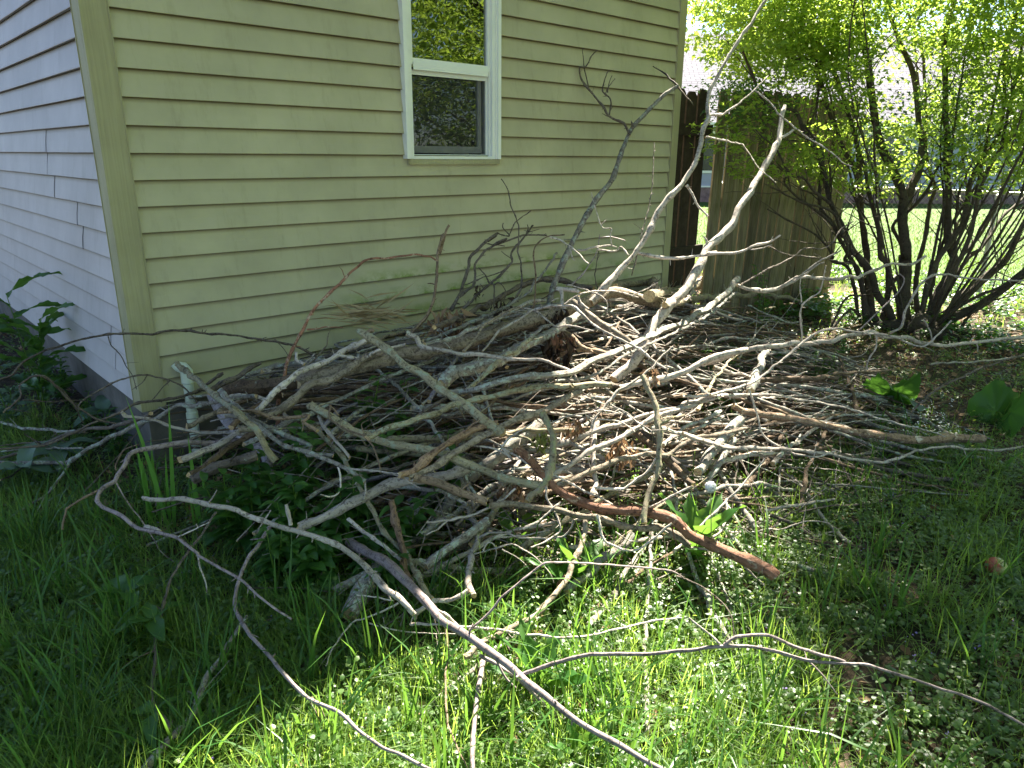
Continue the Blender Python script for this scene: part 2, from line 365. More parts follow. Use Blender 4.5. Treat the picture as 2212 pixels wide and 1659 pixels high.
# backing so that no light leaks
SH = solid('wall_sheathing', (.25, .22, .18))
mb = MB()
mb.box((.02, .004, -1.14), (WX0+.02, .09, 3.0)); mb.box((WX1-.02, .004, -1.14), (4.09, .09, 3.0)); mb.box((WX0+.02, .004, -1.14), (WX1-.02, .09, -.02)); mb.box((WX0+.02, .004, 1.06), (WX1-.02, .09, 3.0))
mb.box((.004, .02, -1.14), (.09, 8.98, 3.0)); mb.box((4.02, .095, -1.14), (4.09, 8.98, 3.0)); mb.box((.095, 8.9, -1.14), (4.015, 8.98, 3.0))
hpart(mb, 'wall', SH)
for (ax, bx, lab) in (((-.019, -.019), (.088, .088), 'corner trim at the near corner'),):
    m_, nt_, b_ = mat('corner_trim_grooved', .6, .3)
    v = mapped(nt_, 'Object', (1, 1, .02)); n1 = noise(nt_, mapped(nt_, 'Object'), 3, 4); n2 = noise(nt_, v, 170, 2, .5)
    c = ramp(nt_, n1, [(.3, (.32, .30, .16)), (.7, (.40, .375, .21))]); c = mixc(nt_, .35, c, ramp(nt_, n2, [(.4, (.7, .7, .66)), (.6, (1, 1, 1))]), 'MULTIPLY')
    sp = ramp(nt_, noise(nt_, mapped(nt_, 'Object'), 70, 4, .8), [(.2, (.3, .28, .22)), (.25, (1, 1, 1))]); c = mixc(nt_, .8, c, sp, 'MULTIPLY')
    nt_.links.new(c, b_.inputs['Base Color']); bump(nt_, b_, n2, .5, .004); TRIMG = m_
mb = MB()
mb.box((-.020, -.020, -1.165), (.086, .002, 3.0)); mb.box((-.0205, .0025, -1.165), (.002, .086, 3.0))
mb.box((.086, -.024, -1.165), (.0905, .001, 3.0)); mb.box((-.024, .086, -1.165), (.001, .0905, 3.0))
o = hpart(mb, 'corner_trim', TRIMG)
mb = MB(); mb.box((4.032, -.020, -1.165), (4.115, .002, 3.0)); mb.box((4.093, .0025, -1.165), (4.115, .086, 3.0)); mb.box((4.027, -.024, -1.165), (4.032, .001, 3.0)); hpart(mb, 'corner_trim', TRIMG)
CONC = solid('concrete_foundation', (.12, .11, .095), .9, .2, .3, 9, .6)
mb = MB(); mb.box((.012, .012, -1.9), (4.06, .16, -1.142)); mb.box((.012, .16, -1.9), (.16, 8.95, -1.142)); mb.box((3.9, .16, -1.9), (4.06, 8.95, -1.142)); hpart(mb, 'foundation', CONC)
ROOF = solid('roof_shingle_dark', (.12, .11, .10), .9, .2, .3, 20)
mb = MB(); ea, rz_ = 3.0, 5.6
mb.quad([(-.3, -.3, ea), (4.4, -.3, ea), (4.4, 4.5, rz_), (-.3, 4.5, rz_)]); mb.quad([(4.4, 9.3, ea), (-.3, 9.3, ea), (-.3, 4.5, rz_), (4.4, 4.5, rz_)])
mb.quad([(-.3, -.3, ea-.02), (-.3, 0.05, ea-.02), (4.4, .05, ea-.02), (4.4, -.3, ea-.02)])
hpart(mb, 'roof', ROOF)
mb = MB(); mb.box((-.31, -.32, ea-.16), (4.41, -.302, ea+.01)); hpart(mb, 'fascia', SH)
mb = MB()
for x in (.012, 4.06): mb.add([(x, .0, 2.99), (x, 9.0, 2.99), (x, 4.5, 5.5)], [(0, 1, 2)])
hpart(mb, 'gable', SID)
# window
VIN = solid('window_vinyl_white', (.74, .76, .68), .35, .5, .04, 6)
VIND = solid('sash_vinyl_grey', (.42, .43, .40), .5, .4, .15, 20)
win = empty('window'); win.parent = house; win.location = (0, 0, -G)
def wbox(mb, x0, x1, y0, y1, z0, z1): mb.box((x0, y0, z0), (x1, y1, z1))
mb = MB()
for (a, b_, yo) in ((0, .024, -.046), (.024, .036, -.036), (.036, .058, -.030)):
    wbox(mb, WX0+a, WX0+b_, yo, .08, WZ0+.012, WZ1-a); wbox(mb, WX1-b_, WX1-a, yo, .08, WZ0+.012, WZ1-a)
wbox(mb, WX0+.058, WX1-.058, -.030, .08, WZ0+.010, -.006); wbox(mb, WX0+.058, WX1-.058, -.040, .08, 1.045, WZ1)
mb.build('frame', VIN, win)
mb = MB(); wbox(mb, WX0+.025, WX1+.004, -.030, .0, -.052, -.0215); wbox(mb, WX1+.0005, WX1+.012, -.022, .0, -.0515, WZ1); mb.build('sill', TRIMG, win)
gx0, gx1 = WX0+.058, WX1-.058
mb = MB(); t_ = .022     # upper sash
wbox(mb, gx0, gx0+t_, -.012, .03, .475, 1.045); wbox(mb, gx1-t_, gx1, -.012, .03, .475, 1.045); wbox(mb, gx0+t_, gx1-t_, -.0125, .03, .465, .508); wbox(mb, gx0+t_, gx1-t_, -.012, .03, 1.0, 1.045)
wbox(mb, gx0+t_, gx1-t_, -.018, -.013, .448, .487)
mb.build('sash', VIN, win)
mb = MB()
wbox(mb, gx0, gx0+.010, .006, .02, -.006, .475); wbox(mb, gx1-.022, gx1-.012, .006, .02, -.006, .475); wbox(mb, gx0+.010, gx1-.022, .0055, .02, .425, .450); wbox(mb, gx1-.012, gx1, -.01, .03, -.006, .475); wbox(mb, gx0+.010, gx1-.022, .006, .02, -.006, .004)
mb.build('screen_frame', VIN, win)
mb = MB(); wbox(mb, gx0+.01, gx1-.03, .034, .06, .012, .05); wbox(mb, gx0+.01, gx1-.03, .030, .034, .028, .032); wbox(mb, gx0+.012, gx0+.035, .0345, .06, .05, .46); wbox(mb, gx1-.06, gx1-.035, .0345, .06, .05, .46); mb.build('lower_sash', VIND, win)
def glass(name, mixf, tint=(.8, .85, .8)):
    m = bpy.data.materials.new(name); m.use_nodes = True; nt = m.node_tree; nt.nodes.remove(nt.nodes['Principled BSDF'])
    tr = nd(nt, 'ShaderNodeBsdfTransparent'); tr.inputs[0].default_value = tint+(1,)
    gl = nd(nt, 'ShaderNodeBsdfGlossy'); gl.inputs['Roughness'].default_value = .004; gl.inputs['Color'].default_value = (.95, .97, .92, 1)
    fr = nd(nt, 'ShaderNodeFresnel'); fr.inputs[0].default_value = mixf
    v = mapped(nt, 'Object'); bp = nd(nt, 'ShaderNodeBump'); bp.inputs['Strength'].default_value = .06; bp.inputs['Distance'].default_value = .01
    nt.links.new(noise(nt, v, 5, 2), bp.inputs['Height']); nt.links.new(bp.outputs[0], gl.inputs['Normal'])
    mx = nd(nt, 'ShaderNodeMixShader'); nt.links.new(fr.outputs[0], mx.inputs[0]); nt.links.new(tr.outputs[0], mx.inputs[1]); nt.links.new(gl.outputs[0], mx.inputs[2])
    nt.links.new(mx.outputs[0], nt.nodes['Material Output'].inputs[0]); return m
GL = glass('window_glass', 2.2)
mb = MB(); wbox(mb, gx0+t_-.002, gx1-t_+.002, .004, .008, .506, 1.002); mb.build('glass', GL, win)
mb = MB(); wbox(mb, gx0+.034, gx1-.059, .044, .048, .049, .462); mb.build('glass', GL, win)
m_ = bpy.data.materials.new('insect_screen'); m_.use_nodes = True; nt = m_.node_tree; b_ = nt.nodes['Principled BSDF']
b_.inputs['Base Color'].default_value = (.012, .012, .011, 1); b_.inputs['Roughness'].default_value = .6
tr = nd(nt, 'ShaderNodeBsdfTransparent'); mx = nd(nt, 'ShaderNodeMixShader'); mx.inputs[0].default_value = .45
nt.links.new(tr.outputs[0], mx.inputs[1]); nt.links.new(b_.outputs[0], mx.inputs[2]); nt.links.new(mx.outputs[0], nt.nodes['Material Output'].inputs[0])
mb = MB(); mb.quad([(gx0+.009, .012, .003), (gx1-.02, .012, .003), (gx1-.02, .012, .43), (gx0+.009, .012, .43)]); mb.build('insect_screen', m_, win)
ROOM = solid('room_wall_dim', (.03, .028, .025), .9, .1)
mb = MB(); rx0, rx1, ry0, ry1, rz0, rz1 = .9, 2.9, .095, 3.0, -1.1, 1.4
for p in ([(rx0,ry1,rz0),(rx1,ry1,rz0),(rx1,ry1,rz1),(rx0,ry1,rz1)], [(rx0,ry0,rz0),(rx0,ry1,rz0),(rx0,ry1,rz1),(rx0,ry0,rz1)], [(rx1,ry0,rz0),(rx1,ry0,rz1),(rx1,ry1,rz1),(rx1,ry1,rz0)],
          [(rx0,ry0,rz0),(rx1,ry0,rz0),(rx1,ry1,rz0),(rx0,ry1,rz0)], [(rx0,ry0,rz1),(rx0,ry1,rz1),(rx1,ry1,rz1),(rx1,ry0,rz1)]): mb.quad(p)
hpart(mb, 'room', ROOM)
mb = MB(); mb.box((1.98, .12, -.03), (2.10, .17, .125)); mb.box((1.985, .115, .125), (2.095, .175, .135)); mb.box((1.9, .1, -.045), (2.2, .3, -.031))
bx = mb.build('storage_box', solid('pale_plastic', (.42, .42, .36), .5)); tag(bx, 'pale plastic box standing inside the window behind the lower pane', 'box')

# ------------------------------------------------------------------ white vent pipe at the corner
PVC = solid('white_pvc', (.56, .62, .50), .35, .5, .08, 14)
pr = empty('vent_pipe', (.19, -.06, G)); tag(pr, 'white plastic pipe with a capped elbow standing against the wall by the corner', 'pipe')
mb = MB(); tube(mb, [(0, 0, -.05), (0, 0, .2), (0, 0, .43)], [.0235]*3, 20, rough=0, ends=(0, 0), ragged=0); mb.build('pipe', PVC, pr, smooth=True)
mb = MB(); tube(mb, [(0, 0, .40), (0, 0, .455), (-.012, .005, .475), (-.035, .02, .483), (-.05, .03, .484)], [.029, .029, .028, .024, .008], 20, rough=0, ends=(0, 0), ragged=0); mb.build('elbow', PVC, pr, smooth=True)
mb = MB(); tube(mb, [(0, 0, .20), (0, 0, .25)], [.028]*2, 20, rough=0, ends=(0, 0), ragged=0); mb.build('coupling', PVC, pr, smooth=True)

# ------------------------------------------------------------------ plank gate and the fence bay by the house corner
m_, nt, b_ = mat('old_cedar_plank', .85, .2); v = mapped(nt, 'Object', (1, 1, .06))
n1 = noise(nt, v, 38, 6, .7, .3); oi = nd(nt, 'ShaderNodeObjectInfo')
c = ramp(nt, n1, [(.3, (.07, .055, .032)), (.55, (.20, .17, .105)), (.75, (.33, .28, .18))])
hs = nd(nt, 'ShaderNodeHueSaturation'); mr = nd(nt, 'ShaderNodeMapRange'); mr.inputs['To Min'].default_value = .6; mr.inputs['To Max'].default_value = 1.3
nt.links.new(oi.outputs['Random'], mr.inputs[0]); nt.links.new(mr.outputs[0], hs.inputs['Value']); nt.links.new(c, hs.inputs['Color'])
gn = ramp(nt, noise(nt, mapped(nt, 'Object', (1, 1, .3)), 7, 5, .7), [(.45, (1, 1, 1)), (.7, (.66, .74, .42))]); c = mixc(nt, 1.0, hs.outputs[0], gn, 'MULTIPLY')
nt.links.new(c, b_.inputs['Base Color']); bump(nt, b_, n1, .6, .006); PLANK = m_
def plank(w_, h, t=.018, dog=.03):
    mb = MB(); x0, x1 = 0, w_
    o = [(x0, 0), (x1, 0), (x1, h-dog), (x1-dog, h), (x0+dog, h), (x0, h-dog)]
    n = len(o); v = [(x, 0, z) for x, z in o]+[(x, t, z) for x, z in o]
    mb.add(v, [tuple(range(n)), tuple(range(2*n-1, n-1, -1))]+[(i, i+n, (i+1) % n+n, (i+1) % n) for i in range(n)]); return mb
PD = Vector((6.93-4.76, -.14-.05, 0)); L_ = PD.length; ga = math.atan2(PD.y, PD.x)
gate = empty('plank_gate', (4.76, .05, G+.02), ga); tag(gate, 'weathered cedar plank gate sagging to the right behind the brush pile', 'gate')
gate.rotation_euler = (rad(-1.0), 0, ga)
r_ = np.random.default_rng(3); npl = 15; wv = L_/npl
for i in range(npl):
    o = plank(wv-.009-r_.uniform(0, .006), 2.0+r_.normal()*.006).build('plank', PLANK, gate); o.location = (i*wv, r_.normal()*.002, r_.normal()*.006); o.rotation_euler = (0, rad(1.8+4.4*i/npl+r_.normal()*.12), 0)
for z in (.3, 1.0, 1.7):
    mb = MB(); mb.box((0.04+z*.04, .022, z), (L_-.04+z*.09, .06, z+.09)); mb.build('rail', PLANK, gate)
fence = empty('fence_bay', (4.12, .06, G)); tag(fence, 'narrow dark fence bay with bright gaps between house corner and plank gate', 'fence')
mb = MB(); mb.box((.0, .0, 0), (.09, .09, 1.95)); mb.build('post', PLANK, fence)
PLANKD = solid('shade_dark_plank', (.045, .034, .022), .9, .15, .4, 14, .4)  # the bay's shade is painted into this plank colour
for x in (.112, .272, .432):
    o = plank(.138, 1.95+r_.normal()*.01, dog=.035).build('plank', PLANKD, fence); o.location = (x, .05, .02)
for z in (.62, 1.62):
    mb = MB(); mb.box((.092, .012, z), (.62, .048, z+.09)); mb.build('rail', PLANKD, fence)

# ------------------------------------------------------------------ chain link fence
GALV, nt, b_ = mat('galvanised_wire', .45, .5); b_.inputs['Base Color'].default_value = (.30, .31, .29, 1); b_.inputs['Metallic'].default_value = .6
F0 = np.array([7.45, -4.2]); F1 = np.array([8.42, 2.2]); FL = np.linalg.norm(F1-F0); fd = (F1-F0)/FL
cl = empty('chain_link_fence', (F0[0], F0[1], G), math.atan2(fd[1], fd[0])); tag(cl, 'low galvanised chain link fence between the shrub and the sunny lawn', 'fence')
def thin(mb, P, r, sides=3):
    P = np.asarray(P, float); n = len(P); T = np.gradient(P, axis=0); T /= np.linalg.norm(T, axis=1)[:, None]
    a = np.array([0, 1.0, 0]) if abs(T[0][1]) < .9 else np.array([1.0, 0, 0]); N = np.cross(T, a); N /= np.linalg.norm(N, axis=1)[:, None]; B = np.cross(T, N)
    th = np.linspace(0, 2*math.pi, sides, endpoint=False)
    V = P[:, None]+r*(np.cos(th)[None, :, None]*N[:, None]+np.sin(th)[None, :, None]*B[:, None])
    mb.add(V.reshape(-1, 3), [(i*sides+j, i*sides+(j+1) % sides, (i+1)*sides+(j+1) % sides, (i+1)*sides+j) for i in range(n-1) for j in range(sides)])
mb = MB(); dm = .058; nz = int(1.08/(dm/2))
for k in range(int(FL/dm)):
    P = [(k*dm+(dm/2 if i % 2 else 0)+dm/4*0, .002*(1 if i % 2 else -1), .02+i*dm/2) for i in range(nz+1)]; thin(mb, P, .0018)
    P = [(k*dm+(dm if not i % 2 else dm/2), .002*(1 if i % 2 else -1), .02+i*dm/2) for i in range(nz+1)]; thin(mb, P, .0018)
mb.build('wire_mesh', GALV, cl)
mb = MB(); tube(mb, [(0, 0, 1.12), (FL, 0, 1.12)], [.018]*2, 10, rough=0, ends=(0, 0), ragged=0); mb.build('top_rail', GALV, cl, smooth=True)
for x in (0.02, 2.9, FL-.02):
    mb = MB(); tube(mb, [(x, .03, -.05), (x, .03, 1.1)], [.024]*2, 12, rough=0, ends=(0, 0), ragged=0); mb.build('post', GALV, cl, smooth=True)

# ------------------------------------------------------------------ neighbour's house
NS = solid('neighbour_siding', (.34, .36, .42), .6, .3, .06, 3)
NR = None
m_, nt, b_ = mat('neighbour_shingles', .9, .2); v = mapped(nt, 'UV'); br = nd(nt, 'ShaderNodeTexBrick'); nt.links.new(v, br.inputs[0])
br.inputs['Scale'].default_value = 1.0; br.inputs['Brick Width'].default_value = .33; br.inputs['Row Height'].default_value = .14; br.inputs['Mortar Size'].default_value = .012
br.inputs['Color1'].default_value = (.20, .19, .22, 1); br.inputs['Color2'].default_value = (.28, .265, .30, 1); br.inputs['Mortar'].default_value = (.08, .075, .09, 1)
nt.links.new(br.outputs[0], b_.inputs['Base Color']); NR = m_
A_ = np.array([13.0, 17.4]); B_ = np.array([37.0, -5.0]); NL = np.linalg.norm(B_-A_); ndv = (B_-A_)/NL
nh = empty('neighbour_house', (A_[0], A_[1], G), math.atan2(ndv[1], ndv[0])); tag(nh, 'neighbour house with blue grey siding and pale shingle roof beyond the sunny lawn', 'house')
mb = MB(); h0, h1 = .55, 2.65
nrow = 16; hh = (h1-h0)/nrow
for i in range(nrow):
    z = h0+i*hh; V = [(0, 0, z+hh), (0, -.02, z), (0, 0, z), (NL, 0, z+hh), (NL, -.02, z), (NL, 0, z)]
    mb.add(V, [(0, 1, 4, 3), (1, 2, 5, 4)])
mb.box((.02, .01, .3), (NL-.02, 7, 2.65)); mb.build('wall', NS, nh)
mb = MB(); mb.box((-.05, -.06, .50), (NL+.05, .0, .55)); mb.build('ledge', VIN, nh)
mb = MB(); mb.box((0.01, -.03, -.1), (NL-.01, .5, .499)); mb.build('foundation', solid('neighbour_brick_base', (.22, .15, .14), .9, .2, .35, 6), nh)
mb = MB()
def rq(p, uv): mb.add(p, [(0, 1, 2, 3)], uv)
rl = math.hypot(4.6, 3.2)
rq([(-.4, -.45, 2.50), (NL+.4, -.45, 2.50), (NL+.4, 4.2, 5.75), (-.4, 4.2, 5.75)], [(0, 0), (NL+.8, 0), (NL+.8, rl), (0, rl)])
rq([(NL+.4, 8.8, 2.50), (-.4, 8.8, 2.50), (-.4, 4.2, 5.75), (NL+.4, 4.2, 5.75)], [(0, 0), (NL+.8, 0), (NL+.8, rl), (0, rl)])
mb.build('roof', NR, nh)
mb = MB(); mb.box((-.4, -.50, 2.36), (NL+.4, -.455, 2.50)); mb.build('gutter', VIN, nh)
for x0 in (9.5, 15.5, 24.0):
    mb = MB(); mb.box((x0-.08, -.05, .95), (x0+1.28, -.022, 2.25)); wf = mb.build('window', VIN, nh)
    mb = MB(); mb.box((x0, -.056, 1.03), (x0+1.2, -.051, 2.17)); mb.build('pane', solid('neighbour_pane', (.03, .035, .04), .1, .6), wf)
# utility wire against the sky
WIRE = solid('black_cable', (.02, .02, .02), .6)
mb = MB(); P0 = at(1200, 16, 15); P1 = at(2600, 60, 21); P = [P0*(1-t)+P1*t-np.array([0, 0, .55*math.sin(math.pi*t)*.6]) for t in np.linspace(0, 1, 24)]
thin(mb, P, .012, 6); tag(mb.build('utility_cable', WIRE), 'thin black utility cable crossing the sky right of the house', 'cable')
# ------------------------------------------------------------------ frames used to read positions off enlargements of the photograph
FR = dict(A=(0,0,2.765), B=(800,0,2.765), C=(1600,0,2.765), D=(0,600,2.765), E=(800,600,2.765), F=(1600,600,2.765), G=(0,1200,2.765), H=(800,1200,2.765), I=(1600,1200,2.765),
          P=(0,850,3.687), Q=(500,700,4.424), R=(600,950,4.424), S=(950,550,4.424), T=(1250,550,4.424), U=(1250,850,4.424), V=(1000,1050,4.424), W=(1500,100,4.424), X=(1500,420,4.424),
          Y=(1950,300,4.916), Z=(1950,600,4.916))
KD = 2212/2400
def parse(s):
    f = None; out = []
    for t in s.split():
        if len(t) == 1 and t in FR: f = FR[t]; continue
        q = [float(x) for x in t.split(',')]
        out.append(((f[0]+q[0]/f[2])*KD, (f[1]+q[1]/f[2])*KD, q[2] if len(q) > 2 else None))
    return out
STEMS = r"""
24-10|Z 620,860,6.5 480,680 440,500 400,250 390,100 400,0 Y 380,1350 340,1000 330,700 320,500 300,300 260,100 C 1000,500 900,300 800,100 700,-150,6.9
16-7|Z 440,480,6.5 330,300 200,0 Y 90,1300 0,1100,6.3 -150,850 W 1900,1150 1800,1000 1700,850,6.1
24-8|Z 720,780,6.5 640,600 520,450 480,300 440,170 Y 240,1400 100,1100 0,900 W 1850,1150 1700,900 1600,700,6.0 C 560,700 450,480 380,300,5.8
40-18|Z 850,760,6.5 830,450 850,200 830,0 Y 850,1500 830,1300 800,1000 820,830 740,550 640,350 520,50 C 1180,330 1140,150 1100,0 1050,-250,6.3
26-12|Y 840,900,6.5 900,700 1000,500 1030,300 1040,150 1000,0 C 1500,500 1420,300 1330,50 1280,-200,6.8
28-15|Z 1080,740,6.5 1230,450 1380,200 1400,0 Y 1370,1400 1330,1200 1330,800 1330,400 1310,0 C 1700,300 1740,100 1800,-150,6.6
24-12|Z 1120,780,6.5 1400,600 1600,420 1850,180 2000,50 Y 2150,1200 2300,900 2450,500,6.0
32-18|Z 1080,880,6.5 1400,700 1700,580 1950,400 2212,180 2600,-150 3000,-600,5.8
18-9|Z 1000,720,6.5 1080,450 1150,200 1250,0 Y 1450,1200 1560,900 1600,600 1750,300 1950,0 C 2100,300 2200,0,6.3
18-8|Z 700,350,6.5 640,150 560,0 Y 560,1250 480,950 420,700 370,450 C 980,450 880,400 700,380,6.2
14-6|Z 600,500,6.5 700,300 900,100 Y 700,1150 900,950 1100,700 1260,380 1290,200 C 1700,500 1750,350,6.7
14-6|Z 1150,740,6.6 1300,400 1600,0 Y 1750,1350 1950,1050 2100,900 2212,800 2500,600,6.9
16-7|Z 1000,780,6.6 960,400 1000,100 Y 1060,1300 1130,900 1180,700 1120,500 1090,300 C 1560,400 1500,200 1420,-50,7.1
16-8|Z 1180,700,6.4 1330,300 1500,0 Y 1600,1200 1720,700 1900,300 2000,0 C 2200,300 2300,50,6.0
12-6|Z 1220,720,6.7 1600,350 1900,100 Y 2212,1250 2500,1000 2800,700,7.2
12-5|Z 400,300,6.5 200,180 0,50 X 2000,800 1850,600 1600,450 1320,310,5.7
12-5|Z 480,500,6.5 300,150 150,50 X 2150,700 2000,350 1700,250 1500,150 1350,80,5.6
12-5|X 2212,780,6.2 2100,550 1980,270 1800,120 1700,0 W 1550,1350 1400,1100 1200,900,5.7
12-5|X 2300,900,6.3 2150,650 1900,380 1650,200 1500,50 W 1500,1350 1300,1200,5.8
10-5|Z 450,200,6.6 420,-50 Y 300,900 200,500 100,200 C 900,420 700,200 650,0,6.6
18-8|Y 330,700,6.6 250,450 100,150 C 820,300 740,100 720,-60,6.4
14-6|C 1000,420,6.6 940,340 820,240 700,120 560,20,6.4
12-5|C 900,310,6.5 880,480 880,620 860,760,6.3
10-5|Z 950,700,6.9 850,200 900,-100 Y 850,1100 950,700 1080,200 C 1500,250 1600,0,7.6
10-5|Z 1000,760,6.9 1150,300 1300,-100 Y 1500,1000 1550,600 1500,100 C 1950,200 1950,0,7.4
12-6|Z 1100,800,6.3 1500,560 2000,330 2212,230 Y 2500,1300 2900,1000,5.6
16-7|Z 1060,740,6.7 1300,250 1550,-60 Y 1850,1000 2000,600 2212,250 2350,-50,6.8
9-4|Z 0,540,6.1 200,620 300,670 450,690,6.5
9-4|Z 0,515,6.0 150,500 300,460 390,440,6.5
8-4|Z 1350,830,6.4 1450,880 1550,740 1620,650,6.2
8-4|Z 1500,650,6.3 1700,560 1900,500 2100,460,6.1
"""
sh = empty('shrub', (5.95, -1.42, G)); tag(sh, 'large many stemmed shrub with lime green leaves right of the plank gate', 'shrub')
IV = Vector((-5.95, 1.42, -G)); TIPS = []
def stem_build(P, R, parent, name='stem', offs=IV, sp=3, child_r=.5):
    mb = MB(); C, RR = tube(mb, P, R, rough=.7, ends=(0, 0)); spurs(mb, C, RR, sp)
    # thin side shoots
    r = np.random.default_rng(rng.integers(1 << 30)); n = len(C)
    L = np.linalg.norm(np.diff(C, axis=0), axis=1).sum()
    for _ in range(int(L*4.0)):
        i = int(r.uniform(.3, .98)*(n-2)); t = C[i+1]-C[i]; t /= np.linalg.norm(t)
        q = r.normal(size=3); q -= t*q.dot(t); q /= np.linalg.norm(q); d = t*.8+q*.7; d[2] += .05; d /= np.linalg.norm(d)
        ln = r.uniform(.25, .75); p = [C[i]]; 
        for k in range(4): d = d+r.normal(size=3)*.14; d /= np.linalg.norm(d); p.append(p[-1]+d*ln/4)
        r0 = min(RR[i]*.5, .006); tube(mb, p, np.linspace(r0, .0015, 5), 5, rough=.8, ends=(0, 0)); TIPS.append(p[-1]); TIPS.append(p[3])
    TIPS.append(C[-1]); TIPS.append(C[int(n*.8)])
    o = mb.build(name, [BK['shrub'], HEART], parent, smooth=True); o.location = offs
    return o
for ln in STEMS.strip().split('\n'):
    dd, pts = ln.split('|'); d0, d1 = [float(x)*KD for x in dd.split('-')]
    P = parse(pts); known = [(i, p[2]) for i, p in enumerate(P) if p[2]]
    ds = np.interp(range(len(P)), [k[0] for k in known], [k[1] for k in known])
    W3 = [at(p[0], p[1], d) for p, d in zip(P, ds)]
    rr = np.linspace(d0*.72, d1*.66, len(P))*ds/FPX/2
    if W3[0][2] < -1.0: W3[0][2] = min(W3[0][2], G+.02)
    stem_build(W3, rr, sh)
r = np.random.default_rng(9)
for k in range(16):                                        # thin whips between the main stems
    a = r.uniform(-math.pi, math.pi); l = r.uniform(.35, 1.0); b0 = np.array([5.95+.14*math.cos(a), -1.42+.14*math.sin(a), G+.05]); top = b0+np.array([math.cos(a)*l*1.9, math.sin(a)*l*1.3, r.uniform(1.7, 3.4)])
    m1 = b0*.62+top*.38-np.array([0, 0, .12])+r.normal(size=3)*.06; m2 = b0*.3+top*.7+r.normal(size=3)*.08
    q0 = r.uniform(.007, .017); stem_build([b0, m1, m2, top], [q0, q0*.8, q0*.6, q0*.3], sh)
mb = MB()
for _ in range(9):
    a = r.uniform(0, 6.28); tube(mb, [(5.95, -1.42, G-.02), (5.95+.12*math.cos(a), -1.42+.12*math.sin(a), G+.03), (5.95+.3*math.cos(a), -1.42+.3*math.sin(a), G+.02), (5.95+.5*math.cos(a), -1.42+.5*math.sin(a), G-.03)], [.06, .05, .035, .02], rough=1.6, ends=(0, 0))
tube(mb, [(5.9, -1.45, G-.05), (5.92, -1.42, G+.06), (5.95, -1.4, G+.13)], [.15, .12, .05], 14, rough=2, ends=(0, 0))
o = mb.build('root_crown', [BK['shrub'], HEART], sh, smooth=True); o.location = IV

def leaf_arrays(C, D, N, L, Wd, fold=.25):
    """folded pointed leaves: base C, direction D, normal N (arrays), length L, width Wd"""
    S = np.cross(D, N); S /= np.linalg.norm(S, axis=1)[:, None]+1e-9
    L = L[:, None]; Wd = Wd[:, None]
    p0 = C; p1 = C+D*L*.45+S*Wd*.5+N*Wd*fold; p2 = C+D*L-N*L*.12; p3 = C+D*L*.45-S*Wd*.5+N*Wd*fold; p4 = C+D*L*.5
    V = np.stack([p0, p1, p2, p3, p4], 1).reshape(-1, 3); n = len(C); b = np.arange(n)[:, None]*5
    T = np.concatenate([b+np.array([[0, 1, 4]]), b+np.array([[1, 2, 4]]), b+np.array([[0, 4, 3]]), b+np.array([[4, 2, 3]])], 0)
    return V, T
def mesh_tris(name, V, T, mats, parent=None, smooth=False):
    me = bpy.data.meshes.new(name); n = len(V); k = len(T)
    me.vertices.add(n); me.vertices.foreach_set('co', np.ascontiguousarray(V, dtype=np.float32).ravel())
    me.loops.add(k*3); me.loops.foreach_set('vertex_index', T.astype(np.int32).ravel())
    me.polygons.add(k); me.polygons.foreach_set('loop_start', np.arange(0, k*3, 3, dtype=np.int32)); me.polygons.foreach_set('loop_total', np.full(k, 3, dtype=np.int32))
    if not isinstance(mats, (list, tuple)): mats = [mats]
    for m in mats: me.materials.append(m)
    me.update(calc_edges=True); me.validate()
    o = bpy.data.objects.new(name, me); COL.objects.link(o)
    if parent: o.parent = parent
    return o
def unit(a): return a/(np.linalg.norm(a, axis=1)[:, None]+1e-9)
def foliage(centres, per, spread, leaf, r, up=.75):
    """sprays: each centre has flat layered leaflets along short twigs"""
    n = len(centres)*per; ci = np.repeat(np.arange(len(centres)), per)
    ax = unit(r.normal(size=(len(centres), 3))*np.array([1, 1, .35])); 
    sn = unit(np.stack([r.normal(size=len(centres))*.3, r.normal(size=len(centres))*.3, np.ones(len(centres))], 1))
    side = unit(np.cross(ax, sn))
    u = r.uniform(-1, 1, n); v = r.normal(size=n)*.45; wv = r.normal(size=n)*.16
    C = centres[ci]+ax[ci]*(u*spread)[:, None]+side[ci]*(v*spread)[:, None]+sn[ci]*(wv*spread)[:, None]
    D = unit(ax[ci]*.6+side[ci]*np.sign(v)[:, None]*.9+r.normal(size=(n, 3))*.4); D[:, 2] -= .15; D = unit(D)
    N = unit(sn[ci]*up+r.normal(size=(n, 3))*.45); N = unit(N-D*(N*D).sum(1)[:, None])
    L = r.uniform(.6, 1.25, n)*leaf
    return leaf_arrays(C, D, N, L, L*.48)
r = np.random.default_rng(21)
tips = np.array(TIPS); keep = tips[:, 2] > -.15
tips = tips[keep]
cen = tips[r.integers(0, len(tips), 560)]+r.normal(size=(560, 3))*.10
